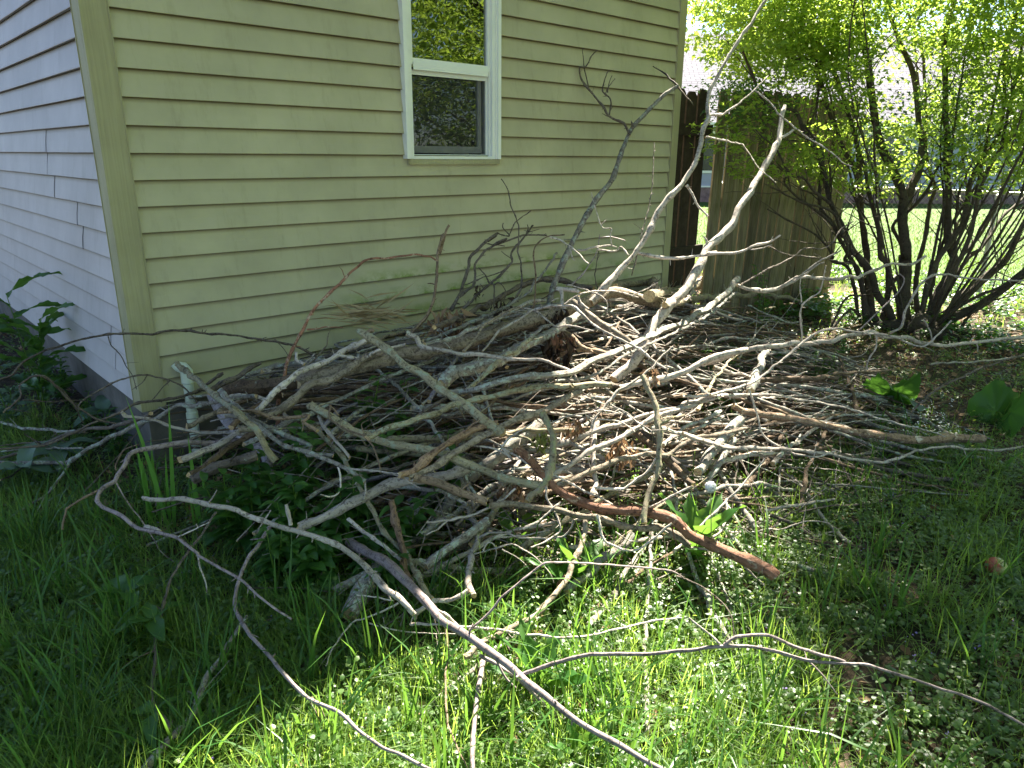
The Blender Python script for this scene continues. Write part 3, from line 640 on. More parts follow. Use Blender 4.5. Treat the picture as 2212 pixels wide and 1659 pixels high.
# crown filling: around and above the stems
def ell(n, c, s):
    q = unit(r.normal(size=(n, 3)))*(r.uniform(0, 1, n)**(1/2.2))[:, None]; return np.array(c)+q*np.array(s)
fill = np.concatenate([ell(360, (5.45, -.1, 1.18), (1.05, .7, .58)), ell(260, (6.6, -1.2, 1.7), (1.2, 1.3, .8)), ell(120, (7.0, -1.9, .75), (1.0, 1.2, .8))])
cen = np.concatenate([cen, fill])
ok = ~((cen[:, 1] > -.12) & (cen[:, 0] < 4.35)) & (cen[:, 2] > -.9)
cen = cen[ok]
V, T = foliage(cen, 42, .19, .056, r)
o = mesh_tris('foliage', V, T, LEAF, sh); o.location = IV
cen = ell(900, (6.1, -1.75, 2.75), (1.75, 1.25, 1.15)); V, T = foliage(cen, 34, .24, .078, r)
o = mesh_tris('foliage', V, T, LEAF, sh); o.location = IV; o['label'] = 'high top of the crown'
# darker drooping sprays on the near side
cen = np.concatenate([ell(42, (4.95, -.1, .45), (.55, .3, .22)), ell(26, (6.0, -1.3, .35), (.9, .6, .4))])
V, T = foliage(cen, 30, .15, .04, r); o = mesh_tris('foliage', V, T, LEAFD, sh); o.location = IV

# ------------------------------------------------------------------ trees off to the right and behind, seen in the window glass; the last two are added unseen to cut sky light
def tree(loc, h, cr_, seed, label, dens=1.0, leaf=.09, low=.25):
    t = empty('tree', (loc[0], loc[1], G)); tag(t, label, 'tree'); r = np.random.default_rng(seed)
    mb = MB(); tube(mb, [(0, 0, -.05), (.05, 0, h*.3), (-.05, .08, h*.6), (0, 0, h*.92)], [h*.025, h*.02, h*.013, h*.003], rough=1, ends=(0, 0)); tp = []
    for _ in range(16):
        z = r.uniform(low, .85)*h; a = r.uniform(0, 6.28); L = cr_*r.uniform(.5, .9)
        p = [np.array([0, 0, z]), np.array([math.cos(a)*L*.5, math.sin(a)*L*.5, z+L*.25]), np.array([math.cos(a)*L, math.sin(a)*L, z+L*.45])]
        tube(mb, p, [h*.009, h*.006, h*.002], rough=1, ends=(0, 0)); tp.append(p[2]); tp.append(p[1])
    mb.build('trunk', [BK['shrub'], HEART], t, smooth=True)
    n = int(500*dens); q = unit(r.normal(size=(n, 3)))*(r.uniform(.15, 1, n)**.5)[:, None]
    c = np.array([0, 0, h*(low+1)/2])+q*np.array([cr_, cr_, h*(1-low)/2*1.05]); c += r.normal(size=c.shape)*.15
    V, T = foliage(c, 26, .38, leaf, r, .6); mesh_tris('crown', V, T, LEAF, t)

tree((7.6, -6.2), 6.5, 2.6, 5, 'leafy tree standing in the yard right of the picture, reflected in the window', 1.3)
tree((3.5, -9.5), 7.5, 3.0, 6, 'broad leafy tree behind the camera, farther from the house', 1.1, .11)
tree((9.6, -8.6), 4.6, 3.0, 9, 'low dense bush right of the picture, reflected in the lower window pane', 1.6, .09, .03)
tree((11.5, -10.5), 8.0, 3.4, 8, 'large leafy tree in the far yard to the right behind the camera', 1.1, .12)

tree((-3.2, -8.0), 8.5, 3.4, 15, 'tall leafy tree added unseen behind the camera on the left to block sky', 1.0, .12)  # this tree and the next are added to block sky fill
tree((.8, -7.6), 10.5, 4.0, 16, 'tallest leafy tree, added unseen directly behind the camera to block sky', 1.5, .12, .38)
# kind|lift|diameter start-end (photo px)|depth rule|label|outline ; lines with > are side twigs of the branch above
TRACES = r"""
G|.05|15-8|I|grey upright branch leaning against the wall right of the window, forked near its top|E 1340,330,4.35 E 1400,120 B 1480,1620 1560,1460 1650,1300 1750,1170 1800,1040 1850,900 1890,820 1960,740 2050,650 2180,560,5.0
>K|.0|6-2|.05|B 1870,880 1830,800 1740,750 1620,600 1540,520 1485,445 1530,435 1555,430 1600,370 1660,325
>K|.0|3-1|.0|B 1610,590 1580,470 1540,400 1500,330 1525,322
>K|.0|4-2|.0|B 1738,745 1745,650 1710,610 1690,590 1705,530 1725,465 1745,462
>K|.0|2.5-1.5|.0|B 1712,605 1740,550 1775,510
>K|.0|2.5-1.5|.0|B 1725,600 1735,540 1755,490
>K|.0|5-2|.1|B 2180,560 2100,480 2020,430
>K|.0|4-2|.1|B 2180,560 2230,620 2280,680
>K|.0|6-3|.0|B 1885,830 1880,785
W|.05|14-6|I|tall grey curving branch that rises past the corner of the house into the bright leaves|T 600,700,4.0 700,600 780,500 900,350 1050,180 1180,0 X 150,450 260,250 400,100 W 450,1440 560,1230 640,1000 690,800 700,700 720,560 740,480 800,380 870,230 940,110 1010,0 C 540,0,4.7
>W|.0|6-3|.15|W 715,750 850,740 930,700 1040,610 1190,490 1330,345
>W|.0|4-2.5|-.1|W 1195,490 1340,610 1430,730 1560,840 1730,980 1850,1050 1950,1110 2060,1200 2130,1260 2200,1280
>W|.0|5-3.5|.1|W 680,980 850,1010 1050,1050
>W|.0|3-2|.1|W 1060,1050 1140,1160 1220,1290 1410,1450
>W|.0|6-3.5|.0|X 480,60 540,150 600,280 700,385
>W|.0|8-4|-.2|T 1090,190 1300,230 1550,240 1900,190 X 700,775 1000,760 1180,690 1340,650 1455,580
>W|.0|3-1.5|-.1|X 1140,730 1270,715 1370,680
L|.05|24-10|I|pale smooth limb, thickest of the upright ones, leaning up before the plank gate|T 830,1500,3.5 1000,1330 1150,1130 1230,950 1330,820 1430,700 X 300,1330 450,1150 560,990 640,870 700,720 830,600 960,460 1040,300 1160,130 W 1150,1540 1280,1330 1370,1160 1400,1080 1450,1000 1460,900 1470,760 1500,660,5.0
>L|.0|9-5|.05|W 1440,995 1520,950 1590,905
>L|.0|7-4|.0|X 700,680 680,630 660,590
R|.05|9-4|I|long brown cane arching over the left end of the pile, its tip bent right|D 1800,1180,3.2 1800,1000 1830,800 1900,600 1980,440 2050,320 2200,180 E 0,160 100,80 200,20 B 560,1655 B 580,1658 620,1690,3.25
>R|.0|5-2|.05|Q 970,320 1050,315 1200,295 1345,300
B|.02|8-5|I|knobbly brown stick standing upright in the pile below the window, with a bent tip|S 60,1020,3.6 150,930 250,800 300,640 330,380 350,150 400,0 B 640,1640 665,1550 680,1490 700,1460,3.75
K|.0|5-6|I|long dark twig floating in an arch across the corner trim of the house|D 0,800,2.9 80,760 160,680 300,610 450,560 600,520 700,505 850,500 1000,500 1120,480 1300,495 1480,510 1700,540 1850,565 1950,600 2050,650,3.45
>K|.0|3-1.5|.0|D 700,520 720,580 780,640 820,720 860,780 885,865
>K|.0|3-1.5|.0|D 1780,540 1830,590 1870,650
K|.0|4-4|I|thin arched twig crossing low over the bottom of the corner trim|P 660,410,3.0 700,340 800,270 950,190 1100,130 1230,105 1350,120 1480,160 1600,220 1700,340,3.3
>K|.0|2.5-1.5|.0|P 1270,115 1220,180 1140,235
>K|.0|3-2|.0|P 1465,160 1400,220 1340,300 1300,340
K|.02|4-5|I|drooping twig that hooks round beside the toothed weed left of the house|P 30,430,2.7 170,300 170,200 230,140 340,115 420,140 480,200 540,270 620,340 700,400 800,470 900,510 1000,525,3.0
K|.02|4-3|I|thin twig falling from the hooked one towards the ground ivy at the left|P 350,115,2.7 450,170 560,260 640,370 720,520,2.95
K|.05|3-2|I|straight hair-thin twig lying level over the weeds at the left|P 200,320,2.8 330,330 430,340 600,325 750,330,3.0
G|.06|11-9|M|long pale grey branch reaching out of the pile to the left edge at mid height|P 2212,290 2000,300 1850,345 1700,370 1550,375 1450,410 1350,480 1150,555 1000,620 900,680 780,740 700,790 600,850 480,860 250,865 0,860
>G|.0|8-4|-.3|P 600,850 540,970 450,1090 380,1150 250,1240 0,1400
>G|.0|5-2|-.25|P 400,1150 330,1260 250,1430 150,1590 90,1659
G|.04|7-6|M|grey twig lying level at the far left, uppermost of those on the ground there|P 720,595 650,600 500,590 380,575 200,570 100,545 0,515
>K|.0|3-2|.0|P 460,590 520,650 560,680 700,680 900,640
>K|.0|2.5-1.5|.0|P 440,580 400,570 360,530
K|.06|9-7|M|dark branch running from under the corner post down to the left edge|P 1300,440 1150,500 1050,530 900,565 780,570 650,600 540,640 430,695 300,740 150,780 0,830
K|.04|4-3|M|short dark twig on the ground ivy at the left edge|P 420,690 340,685 180,700 0,715
G|.05|4-4|M|straight thin twig level across the ground ivy at the left|P 720,740 400,740 200,750 0,770
K|.03|5-4|M|brown twig curving down to the left edge under the grey branches|P 560,640 420,690 340,750 290,800 200,895 110,970 0,1015
K|.08|7-5|I|dark twiggy stick along the foot of the wall just right of the corner post|D 1440,760,3.5 1300,860 1180,905 1050,935 900,950 760,1020 600,1080 480,1140 300,1215 0,1250,2.9
>K|.0|5-2|.0|D 1330,835 1400,790 1450,765
K|.1|15-8|M|dark broken stick pointing up right in front of the lowest siding boards|Q -20,970 100,890 250,810 380,730 490,670
Y|.16|12-16|M|mustard broken stick with a split tip sticking up left in front of the corner post|P 1530,10 1600,60 1720,170 1850,270 1950,340 2100,470 Q 200,1150 330,1280 430,1360 500,1500 560,1590 640,1680
G|.12|13-8|M|grey forked branch with curling twig ends across the left half of the pile|Q 70,950 150,1030 290,1170 400,1270 480,1330 R 150,310 230,370 330,420 480,460 640,530 800,600 950,670 1060,740 1130,790
>W|.0|5-2|-.05|R 1130,790 1140,900 1110,980 1040,1030 960,1050
>W|.0|6-3|-.1|R 980,660 1150,675 1300,690 1500,740 1600,800 1700,855
>W|.0|3.5-2|-.05|R 1300,690 1400,698 1480,710
>W|.0|5-3|-.1|R 850,640 885,720 880,850 830,930 750,945 670,925
>K|.0|3-2|.0|R 830,930 780,1010 700,1080 610,1120 590,1080
>W|.0|3-1.5|.0|R 1060,740 1040,800 1000,830 965,800
G|.1|11-10|M|lichened branch in the left part of the pile just above the grey forked one|Q 120,1210 300,1210 430,1270 560,1340 700,1400 830,1450 900,1480 1000,1540 R 520,520 640,500 800,520
L|.14|7-9|I|pale lavender twig with a bent end poking left from the pile over the corner footing|P 1050,425,2.85 1080,460 1200,475 1350,505 1500,560 1700,590 1900,605 2100,625 2200,615,3.0
W|.14|17-14|I|pale cut branch end poking left from the pile beside the white vent pipe|P 1560,840,2.65 1700,790 1850,720 1980,650 2060,590 2110,560,2.95
B|.08|14-15|I|brown cut branch with a yellow tip just below the pale cut one|P 1640,975,2.7 1760,890 1900,790 2050,690 2200,620,3.0
K|.05|20-22|M|dark lichened log lying low behind the weeds at the left end of the pile|P 1680,1010 1800,960 2000,880 2212,800
P|.05|30-20|I|smooth grey lavender pole slanting down from the wall into the left end of the pile|Q 0,1000,3.45 100,1190 230,1350 400,1480 520,1600 R 130,750 190,870,2.9
V|.2|13-5|I|purplish cane that zigzags out of the pile and points down into the shaded grass|P 2100,680,3.0 1850,700 1600,695 1400,725 1200,760 1110,800 1080,880 1010,970 990,1020 880,1090 840,1190 870,1235 1000,1300 1200,1420 1400,1475 1520,1510 1600,1570 1720,1659 G 1280,280 1400,350 1560,440 1700,560 1800,640 1890,695,2.1
>V|.0|4-2|.0|P 1000,1030 1080,1170 1160,1280 1250,1400 1330,1530 1420,1659 G 1310,545
>B|.0|6-4|-.1|P 860,1100 720,1170 600,1250 560,1290 540,1440
>W|.0|5-3|.0|P 1540,1505 1650,1450 1805,1380
>W|.0|5-3|.0|G 1285,285 1300,370 1330,450 1340,520
>W|.0|10-7|-.02|P 1255,1415 1330,1430 1390,1460
>B|.0|3-3|.0|P 1005,930 1000,880 1040,800 1080,750 1200,705
W|.22|10-15|I|bleached white stick with one upright stub, lying out over the weeds front left|P 1240,1170,2.35 1400,1180 1650,1185 1800,1210 2000,1260 2212,1330 R 300,1270 450,1300 680,1380 880,1480 1100,1640 H 220,420 300,500 400,590 470,660,2.15
>W|.0|9-7|.0|R 360,1240 340,1130 315,1030
V|.17|24-12|I|long purplish grey limb running from the pile down to the bottom edge of the picture|H 60,200,2.75 200,280 330,370 450,480 560,590 650,690 780,770 900,860 1020,950 1120,1030 1200,1110 1330,1210 1450,1300 1600,1400 1800,1510 1950,1600 2150,1700,1.75
>V|.0|6-4|.15|H 830,765 950,660 1050,540 1150,460 1290,350 1380,325 1700,340 2100,375 2212,420
>V|.0|10-6|-.1|H 1180,1050 1350,990 1600,930 1900,920 I 0,900 250,870 500,880 800,960 1050,980 1200,995 1400,1050 1600,1120 1850,1200 2050,1290 2260,1410
>V|.0|8-7|-.02|I 270,860 350,815 480,795 570,805 700,860 850,910 1050,970
>L|.0|5-4|.03|I 240,855 150,770 40,685
>V|.0|5-2.5|.05|I 810,960 900,1050 1000,1180
>V|.0|9-8|-.05|H 900,930 1040,1010 1200,1130 1300,1230 1420,1340 1560,1450 1700,1570 1830,1680
>V|.0|6-5|.0|H 1000,950 1060,1070 1130,1140
>W|.0|9-7|.0|H 610,630 700,690 780,765
V|.09|12-11|I|straight bare pole dropping from the purplish limb to the bottom edge|H 920,960,2.05 900,1080 875,1250 855,1400 850,1690,1.72
B|.09|5-4|I|thin brown twig hanging straight down into the lit grass left of the bare pole|H 680,760,2.1 690,900 680,1050 675,1250 700,1400 760,1550 830,1690,1.72
V|.13|9-9|I|plum coloured cane curving from the shade to the bottom edge left of the lit grass|G 1750,95,2.5 1680,200 1600,320 1550,440 1520,590 1560,700 1640,820 1750,940 1850,1060 1980,1190 2100,1250 2212,1310 H 100,1400 200,1480 350,1560 480,1620 600,1680,1.75
>B|.0|5-3|-.0|G 1760,945 1785,918
>K|.0|4-2.5|.05|G 2000,1200 2060,1330 2130,1430
>K|.0|4-2.5|.05|G 2020,1200 2080,1280 2120,1350
G|.07|20-9|M|lichened grey stick lying in the shaded grass, leading to the bottom edge|G 920,1700 1050,1530 1150,1430 1230,1320 1290,1180 1350,1060 1430,950 1530,790 1600,680
K|.09|9-5|M|dark curved stick lying deep in the shaded grass front left|G 1100,1400 1030,1300 985,1220 1000,1000 1010,800 1060,600 1110,430 1200,290 1330,110 1400,0
>B|.0|4-3|-.05|G 1000,900 900,940 780,1020 710,1090 700,1200 760,1270
K|.03|6-4|M|small dark stick half hidden in the shaded grass near the bottom edge|G 1180,1490 1300,1420 1400,1340
Y|.14|10-13|I|long olive stick, cut square on top, running down left to the forked foot|R 640,250,2.85 700,330 800,420 900,530 960,650 1040,790 1120,930 1180,1060 1260,1190 1340,1330 1450,1440 1560,1540 H 460,350 510,460 590,570,2.35
>L|.0|12-10|-.0|H 590,570 530,620 470,660 480,695
>L|.0|12-11|.0|H 590,575 680,590 760,550 820,510
L|.1|11-15|I|pale stubby stick hanging down into the lit grass in front of the pile|V 440,620,2.75 450,680 500,830 530,950 470,1080 430,1200 430,1340 460,1450 490,1530,2.25
S|.12|15-16|I|stick with shredded reddish bark standing between the olive stick and the bleached one|R 1400,1000,2.6 1440,1130 1460,1250 1480,1400 1500,1500 1540,1659 H 450,470,2.35
L|.12|9-9|I|broken pale stick end beside the shredded one, pointing up left|R 960,1180,2.55 1100,1290 1250,1400 1400,1510 1500,1600,2.4
G|.06|38-42|I|thick lichen covered log sloping down left out of the middle of the pile|V 400,60,3.1 R 1850,950 R 1560,1350 H 230,400 60,660,2.6
G|.05|30-30|I|second thick grey log beside the lichen covered one|E 1300,1080,3.1 V 420,300 200,620 0,830 H 480,150 380,230,2.65
L|.14|22-22|I|smooth tan limb rising right through the broad leaved weeds of the left front|R 450,1270,2.5 700,1150 900,1060 1100,980 1250,890 1400,820 1550,790 1900,730 2100,680 2212,650,2.8
Y|.2|17-20|M|long diagonal stick from a torn upper left end down into the middle of the pile|E 120,490 250,570 420,690 500,740 620,850 750,930 850,1000 960,1080 1050,1150
>B|.0|9-7|.0|E 170,500 200,480 210,490
R|.17|20-27|M|thick red brown limb curving through the centre to its ragged end at the front right|V 930,0 1080,130 1200,270 1330,400 1500,510 1750,600 2000,630 U 1200,1530 I -20,70 50,150 200,220 400,310 600,415
Y|.13|18-19|M|brown limb with pale bark patches from the left of the pile to its centre|Q 1000,1100 1200,1220 1400,1340 1600,1430 1800,1500 V -60,10 100,40 240,90 400,170 600,240 800,310 1000,350 1180,390
T|.03|36-22|M|great tan log, the longest along the back of the pile, with a dark knot hole|Q 880,860 1100,800 1400,740 1700,670 2000,590 2212,570 S 300,1200 600,1130 900,1020 1200,920 1500,840 1700,760 1900,700 2100,620 T 850,610 1000,640 1200,690 1420,720
D|.02|34-34|M|rotten dark log against the foot of the wall at the left end of the pile|Q 130,920 400,915 700,880 900,840
T|.09|17-16|M|tan lichened limb sloping up right just in front of the rotten dark log|Q 580,1230 750,1120 880,1010 960,930 1050,870 1200,840 1350,760 1450,690 1600,600 1750,560
W|.12|13-11|M|white barked birch like branch at the left end of the pile with peeling patches|Q 440,1180 560,1040 680,930 800,830 900,740 1050,700 1200,630 1290,570 1400,510 1580,430
>W|.0|9-8|.05|Q 1290,580 1450,610 1600,600 1700,540 1900,500 1990,480
W|.14|7-6|M|short white forked twig standing on the birch like branch|Q 940,680 870,640 860,560
>W|.0|5-3|.05|Q 940,680 980,640 1050,570
W|.05|9-9|M|piebald white and black twig low against the wall at the left end|Q 150,1020 260,1000 400,1010 540,1050
B|.15|7-9|M|crooked brown twig with a sharp hook above the olive stick|Q 50,1185 190,1170 400,1170 560,1220 650,1250 760,1230 900,1220 990,1200 960,1250 920,1270 1000,1330 1080,1370
B|.17|5-4|M|thin brown twig sagging in an S down the left middle of the pile|R 770,0 755,80 800,160 900,230 1050,290 1150,350 1210,430 1250,530 1290,700
>B|.0|3.5-2|.0|R 1140,330 1110,260 1100,190 1170,150
>B|.0|3.5-3|.0|R 860,110 820,60 770,0
L|.12|9-7|M|bluish white twig curving down right in the left middle of the pile|R 650,110 700,220 800,340 900,440 970,540
Y|.2|14-13|M|long stick with a split yellow end, sunlit along its right half|R 1160,340 1330,270 1500,200 1700,130 1900,80 E 720,960 860,950 1000,905 1150,870 1300,850 1500,845 T 300,1575 800,1560
L|.2|15-7|I|sunlit branch sweeping from the middle of the pile far out to the right edge|T 900,1590,3.05 1140,1530 1400,1490 1550,1430 1700,1340 1900,1260 2212,1190 F 150,690 300,640 450,600 600,575 780,570 920,555 1050,520 1200,500 1350,520 1500,550 1700,580 1900,560 2280,515,4.3
>L|.0|5-4|-.05|F 780,560 880,490 990,470 1120,490 1350,520 1500,580 1600,560 1740,420
>W|.0|5-3|-.1|F 775,555 765,400 780,310 830,270 890,230 910,150 930,60
>W|.0|3-2|.0|F 770,300 760,200 765,140
>L|.0|6-4|.1|F 1340,500 1420,460 1440,360 1500,260 1560,160 1680,120 1900,150 2212,160
>V|.0|3.5-3|.1|F 1130,495 1300,330 1400,230 1435,150 1380,95
>L|.0|4-3|.0|F 1620,570 1600,480 1560,410
>L|.0|4-3|.0|F 1255,515 1250,600 1200,680 1195,740
L|.22|7-4|I|slim lit branch crossing the sweeping one low at the right|F 180,900,2.9 330,860 430,830 560,740 700,630 850,510 990,470,3.3
G|.2|15-13|M|long sunlit branch rising right to a cut tip with a pale snag|S 350,1650 700,1610 1000,1530 1300,1480 T 200,1440 450,1380 700,1270 900,1200 1150,1080 1400,980 1650,850 1830,750 1950,650 2080,530 2120,450
G|.19|7-5|M|thin sunlit branch close under the long one with the cut tip|T 230,1520 500,1490 700,1420 900,1280 1000,1230 1250,1110 1500,1000 1640,930 1850,810 1950,720 2100,600
W|.3|7-5|I|slender lit branch falling right through the middle from a whorl of twigs|T 10,780,3.6 160,740 330,740 430,760 500,820 640,940 800,1040 950,1110 1050,1160 1200,1270 1400,1400,3.2
>B|.0|4-3|-.05|S 1320,780 1340,640 1350,450 1330,200 1350,120 1420,50 1500,10 1650,0
>W|.0|6-5|-.2|S 1320,780 1200,860 1000,980 930,1040 850,1140 800,1210
>W|.0|5-3|-.1|S 1340,780 1450,870 1560,950 1700,940 1950,1000
>W|.0|4-2.5|-.0|S 1320,775 1210,762
>W|.0|4-3|.1|T 330,720 450,630 600,590 760,580 900,600 1040,640 1090,650
>W|.0|3-2|.0|T 1030,625 1150,570 1290,495
W|.3|5-3|I|white lit twig dropping from the arched one in front of the grey upright branch|S 1500,20,3.7 1650,80 1780,180 1900,300,3.6
>W|.0|3.5-2|.0|T 390,120 400,230 430,270
T|.17|16-14|M|brown forked limb under the whorl of lit twigs in the middle|S 1740,700 1850,780 2050,930 2212,1040 T 950,1080 1030,1150
>W|.0|10-7|.0|T 560,780 480,700 460,640
K|.03|8-5|I|dark slender branch fanning up against the siding, leftmost under the window|S 470,790,4.1 540,650 600,540 640,380 680,230 780,130 870,50 940,0 B 950,1560 1015,1510,4.35
>K|.0|3.5-2|.0|B 1010,1510 1090,1530 1050,1480 1050,1445
>K|.0|3-2|.0|B 945,1580 1060,1595
>K|.0|3-2|.0|S 620,520 800,450 980,390 1050,340
K|.03|6-4|I|dark arching branch fanning up beside the leftmost one and bending to the right|S 560,650,4.05 680,550 730,480 720,340 780,230 900,120 1050,40 B 1000,1590 1150,1530 1250,1525 1330,1525,4.3
K|.03|6-4|I|dark branch crossing the fan under the window up to a small reddish fork|S 570,800,4.0 720,650 850,530 1000,400 1100,290 1100,200 1150,110 B 1150,1580 1200,1510 1240,1460,4.3
>K|.0|4-2|.0|S 870,500 830,430 760,340
>K|.0|4-3|-.05|S 870,500 920,530 920,700 930,780
>K|.0|3-2|-.05|S 920,530 970,490 1030,560 1040,640 980,720
>K|.0|3-2|.0|B 1195,1530 1210,1480 1205,1455
K|.03|5-2|I|thin wavy twig, tallest of the dark fan under the window|S 980,790,4.0 1080,720 1180,600 1210,450 1190,300 1170,190 B 1150,1540 1140,1430 1100,1330 1080,1230 1035,1160,4.3
>K|.0|3-2|.0|B 1090,1520 1130,1440 1230,1365
K|.06|11-12|M|dark bark covered bough curving along the wall behind the dark fan|S 300,960 600,850 750,770 900,690 1050,610 1200,530 1350,480 1500,470 1650,470 1800,520 1950,560
G|.1|9-5|I|grey branch running up right from the knot of brown leaves towards the wall|S 180,1100,3.4 400,1040 600,950 800,870 950,790 1100,720 1250,620 1350,500 1400,430 1500,310 1570,190,4.1
G|.1|10-7|M|grey branch just beneath the one that runs up towards the wall|S 200,1140 500,1060 800,930 1000,850 1200,750 1300,700 1450,680
L|.2|12-5|M|smooth silvery branch crossing the great tan log and fading into the lit tangle|S 20,1020 120,1060 150,1130 250,1170 450,1210 600,1250 800,1240 1000,1270 1200,1300 1450,1310 1560,1340 1700,1420 1840,1560
T|.14|7-5|M|curved tan twig bending down across the great log|S 600,1220 700,1110 800,960 900,880 1050,800 1180,750
G|.09|24-18|M|thick branch spotted with blue green lichen in the middle of the pile|S 380,1560 500,1440 700,1380 950,1330 1050,1260 1250,1130 1400,1060 1600,960 1750,880 1850,830
Y|.15|12-10|M|yellow green lichened stick crossing below the blue green spotted one|S 600,1650 750,1520 900,1380 980,1300 1100,1230 1300,1080
G|.12|9-8|M|grey twig rising from the spotted branch towards the black leaf clump|S 1200,1160 1300,1060 1400,980 1500,940
B|.03|13-13|M|brown crooked stick in the dark hollow right of the spotted branch|S 1640,1010 1750,1080 1850,1170 2000,1220 2120,1250
>B|.0|9-8|-.0|S 1850,1190 1700,1210 1500,1290
W|.3|12-9|I|white knuckled stub on top of the pile, brightest in the sun|T 250,565,3.9 350,560 450,575 480,600,3.85
>W|.0|8-7|-.1|T 290,580 300,700 340,820
>W|.0|4-2.5|-.1|T 340,525 420,530 560,580 720,650 770,720 760,820
>K|.0|3-2|.1|T 250,570 100,660 20,690
>W|.0|3-2|.0|T 270,655 190,690
V|.3|4-2|I|thin reddish twig arching up to the left of the tall curving branch|T 400,520,3.9 440,480 520,400 580,310 640,220 670,130 690,0,4.1
>W|.0|5-3|-.05|T 460,165 640,130 800,110 860,130
>W|.0|5-3|-.1|T 680,155 850,165 915,130 990,215
>W|.0|3-2|.0|T 815,105 800,0 B 1750,1480 1690,1470 1640,1330 1620,1245
>W|.0|2.5-1.5|.0|B 1690,1450 1720,1420
>V|.0|2.5-2|.1|T 690,30 800,20 950,60
K|.2|3-2|I|wiry dark twig standing straight up near the right end of the wall|T 1020,420,4.4 1060,280 1080,200 B 1950,1500 1990,1350 2015,1200 2025,1000 2027,925,4.9
K|.1|3-2|I|kinked dark twig hanging in front of the siding under the thin reddish one|T 670,550,4.2 650,500 640,400 660,270 680,150,4.3
T|.04|14-15|M|crooked sunlit bough end looping up beside the foot of the house corner|T 850,540 950,520 1050,480 1130,450 1230,490 1290,560 1310,610
H|.05|26-22|M|thick mossy log with a torn orange end lying back against the gate|T 1200,640 1350,620 1500,590 1700,510 X 600,1100 800,1020 1000,980 1200,930 1370,910
H|.05|15-8|M|long grey branch lying from behind the pile towards the foot of the shrub|T 1360,730 1600,690 1900,650 X 700,1250 900,1240 1230,1190 1500,1230 1700,1280 1950,1280 F 1190,250
L|.12|6-4|M|pale twig curving up before the gate, thinner than the mossy log below it|T 1570,690 1650,600 X 560,1110 700,980 900,940 1100,900 1240,850
>K|.0|4-3|.0|X 700,1000 800,1000 850,920 850,830
L|.2|9-5|I|lit branch rising from the cut tip and running right as far as the shrub stems|X 1010,1100,3.9 1150,1140 1400,1140 1600,1050 1700,1020 1850,1020 2000,1040 2212,1010 Z 300,240 500,160 700,100 870,100 1000,50 1080,0,4.6
>L|.0|5-3|.0|X 1560,1080 1640,1030 1800,920 1910,860
>L|.0|4-3|.0|X 1400,1140 1650,1000 1850,860 2085,735
K|.15|4-3|I|thin dark twig arching up right across the gate planks|X 1050,1090,3.9 1300,950 1600,800 1700,720 1900,720 2000,650 2080,520 2212,440,4.4
K|.1|4-3|I|thin dark twig running level right across the gate planks|X 1340,700,4.1 1500,780 1700,800 1950,830 2212,890,4.4
G|.05|4-3|M|grey twig over the green weeds just below the gate|X 1120,1310 1300,1390 1450,1450 1520,1480 1640,1480
W|.2|7-3|M|lit twig running almost level right from the pile over the white flowers|F 0,910 250,905 550,900 750,930 950,960 1150,1010 1300,1060 1500,1110 1700,1170
M|.11|14-18|I|log with mottled cream and brown bark reaching furthest right on the ground|F 330,970,3.3 500,1020 700,1060 950,1100 1150,1150 1300,1170 1450,1190 1600,1190 1750,1170 1940,1185,3.7
L|.12|9-5|I|long wavy branch below the mottled log, running out to the right edge|F 0,1150,2.9 200,1220 350,1245 600,1250 850,1270 1000,1300 1200,1330 1350,1325 1500,1270 1700,1240 2000,1255 2280,1230,3.6
W|.22|5-4|I|light twig hooking down and right over the lower right of the pile|F 430,860,3.0 460,960 490,1060 520,1160 600,1220 700,1270 820,1300 900,1295 990,1265,3.2
K|.1|6-3|M|grey brown twig just under the mottled log|F 0,1230 200,1160 350,1120 500,1100 700,1080 900,1110 1100,1150
G|.08|24-20|I|stout grey pole slanting down left behind the dandelion|F 370,1060,3.3 300,1140 200,1260 100,1400,2.9
G|.08|16-14|I|slimmer grey pole parallel to the stout one on its right|F 340,1190,3.15 260,1300 180,1420 140,1480,2.95
W|.15|8-4|I|bare lit twig rising right behind the white seed head|I -60,260,2.55 40,170 130,80 F 330,1540 430,1430 530,1315,2.75
H|.25|13-15|I|mossy crooked stick standing in the middle of the pile, taller of the two|U 1130,140,2.8 1170,240 1240,350 1290,500 1285,620 1320,780 1310,960 1290,1150 1220,1310 1160,1450 1150,1659,2.5
>H|.0|6-4|-.05|U 1300,640 1380,610 1450,570
H|.25|17-13|I|mossy crooked stick bent at the top, left of the taller mossy one|U 90,520,2.75 130,600 200,770 190,900 160,1100 100,1270 0,1370 V 1100,480 1040,560,2.6
W|.12|11-12|M|pale peeling stick standing between the two mossy ones|U 660,620 640,800 630,1000 640,1150 610,1390
>W|.0|4-3|-.05|U 635,1170 600,1130 570,1000
L|.16|12-8|M|straight brown branch lit on top, spanning the centre right of the pile|U 200,870 400,790 600,730 900,640 1150,550 1290,520 1500,460 1650,400 1850,350 2100,350 2212,340
L|.16|12-11|M|straight branch lit on top, next below the brown one in the centre right|U 180,1180 350,1080 500,980 700,870 900,790 1050,700 1200,600 1290,545 1500,500 1700,430 1870,370
T|.14|15-7|M|lit branch lowest of the three parallel ones in the centre right|U 220,1290 450,1200 700,1090 950,1000 1150,950 1280,940 1370,960 1550,850 1750,780 2000,720 2212,680
T|.17|17-15|M|tan branch from the red flaky one up right to the lit middle|E 440,1430 600,1370 700,1290 850,1200 1000,1130 1150,1060 1300,1000 1450,920 1550,880
S|.19|17-16|M|red limb with flaking bark curving up right on top of the patchy brown one|E 380,1420 470,1390 560,1310 700,1200 850,1130 1010,1080
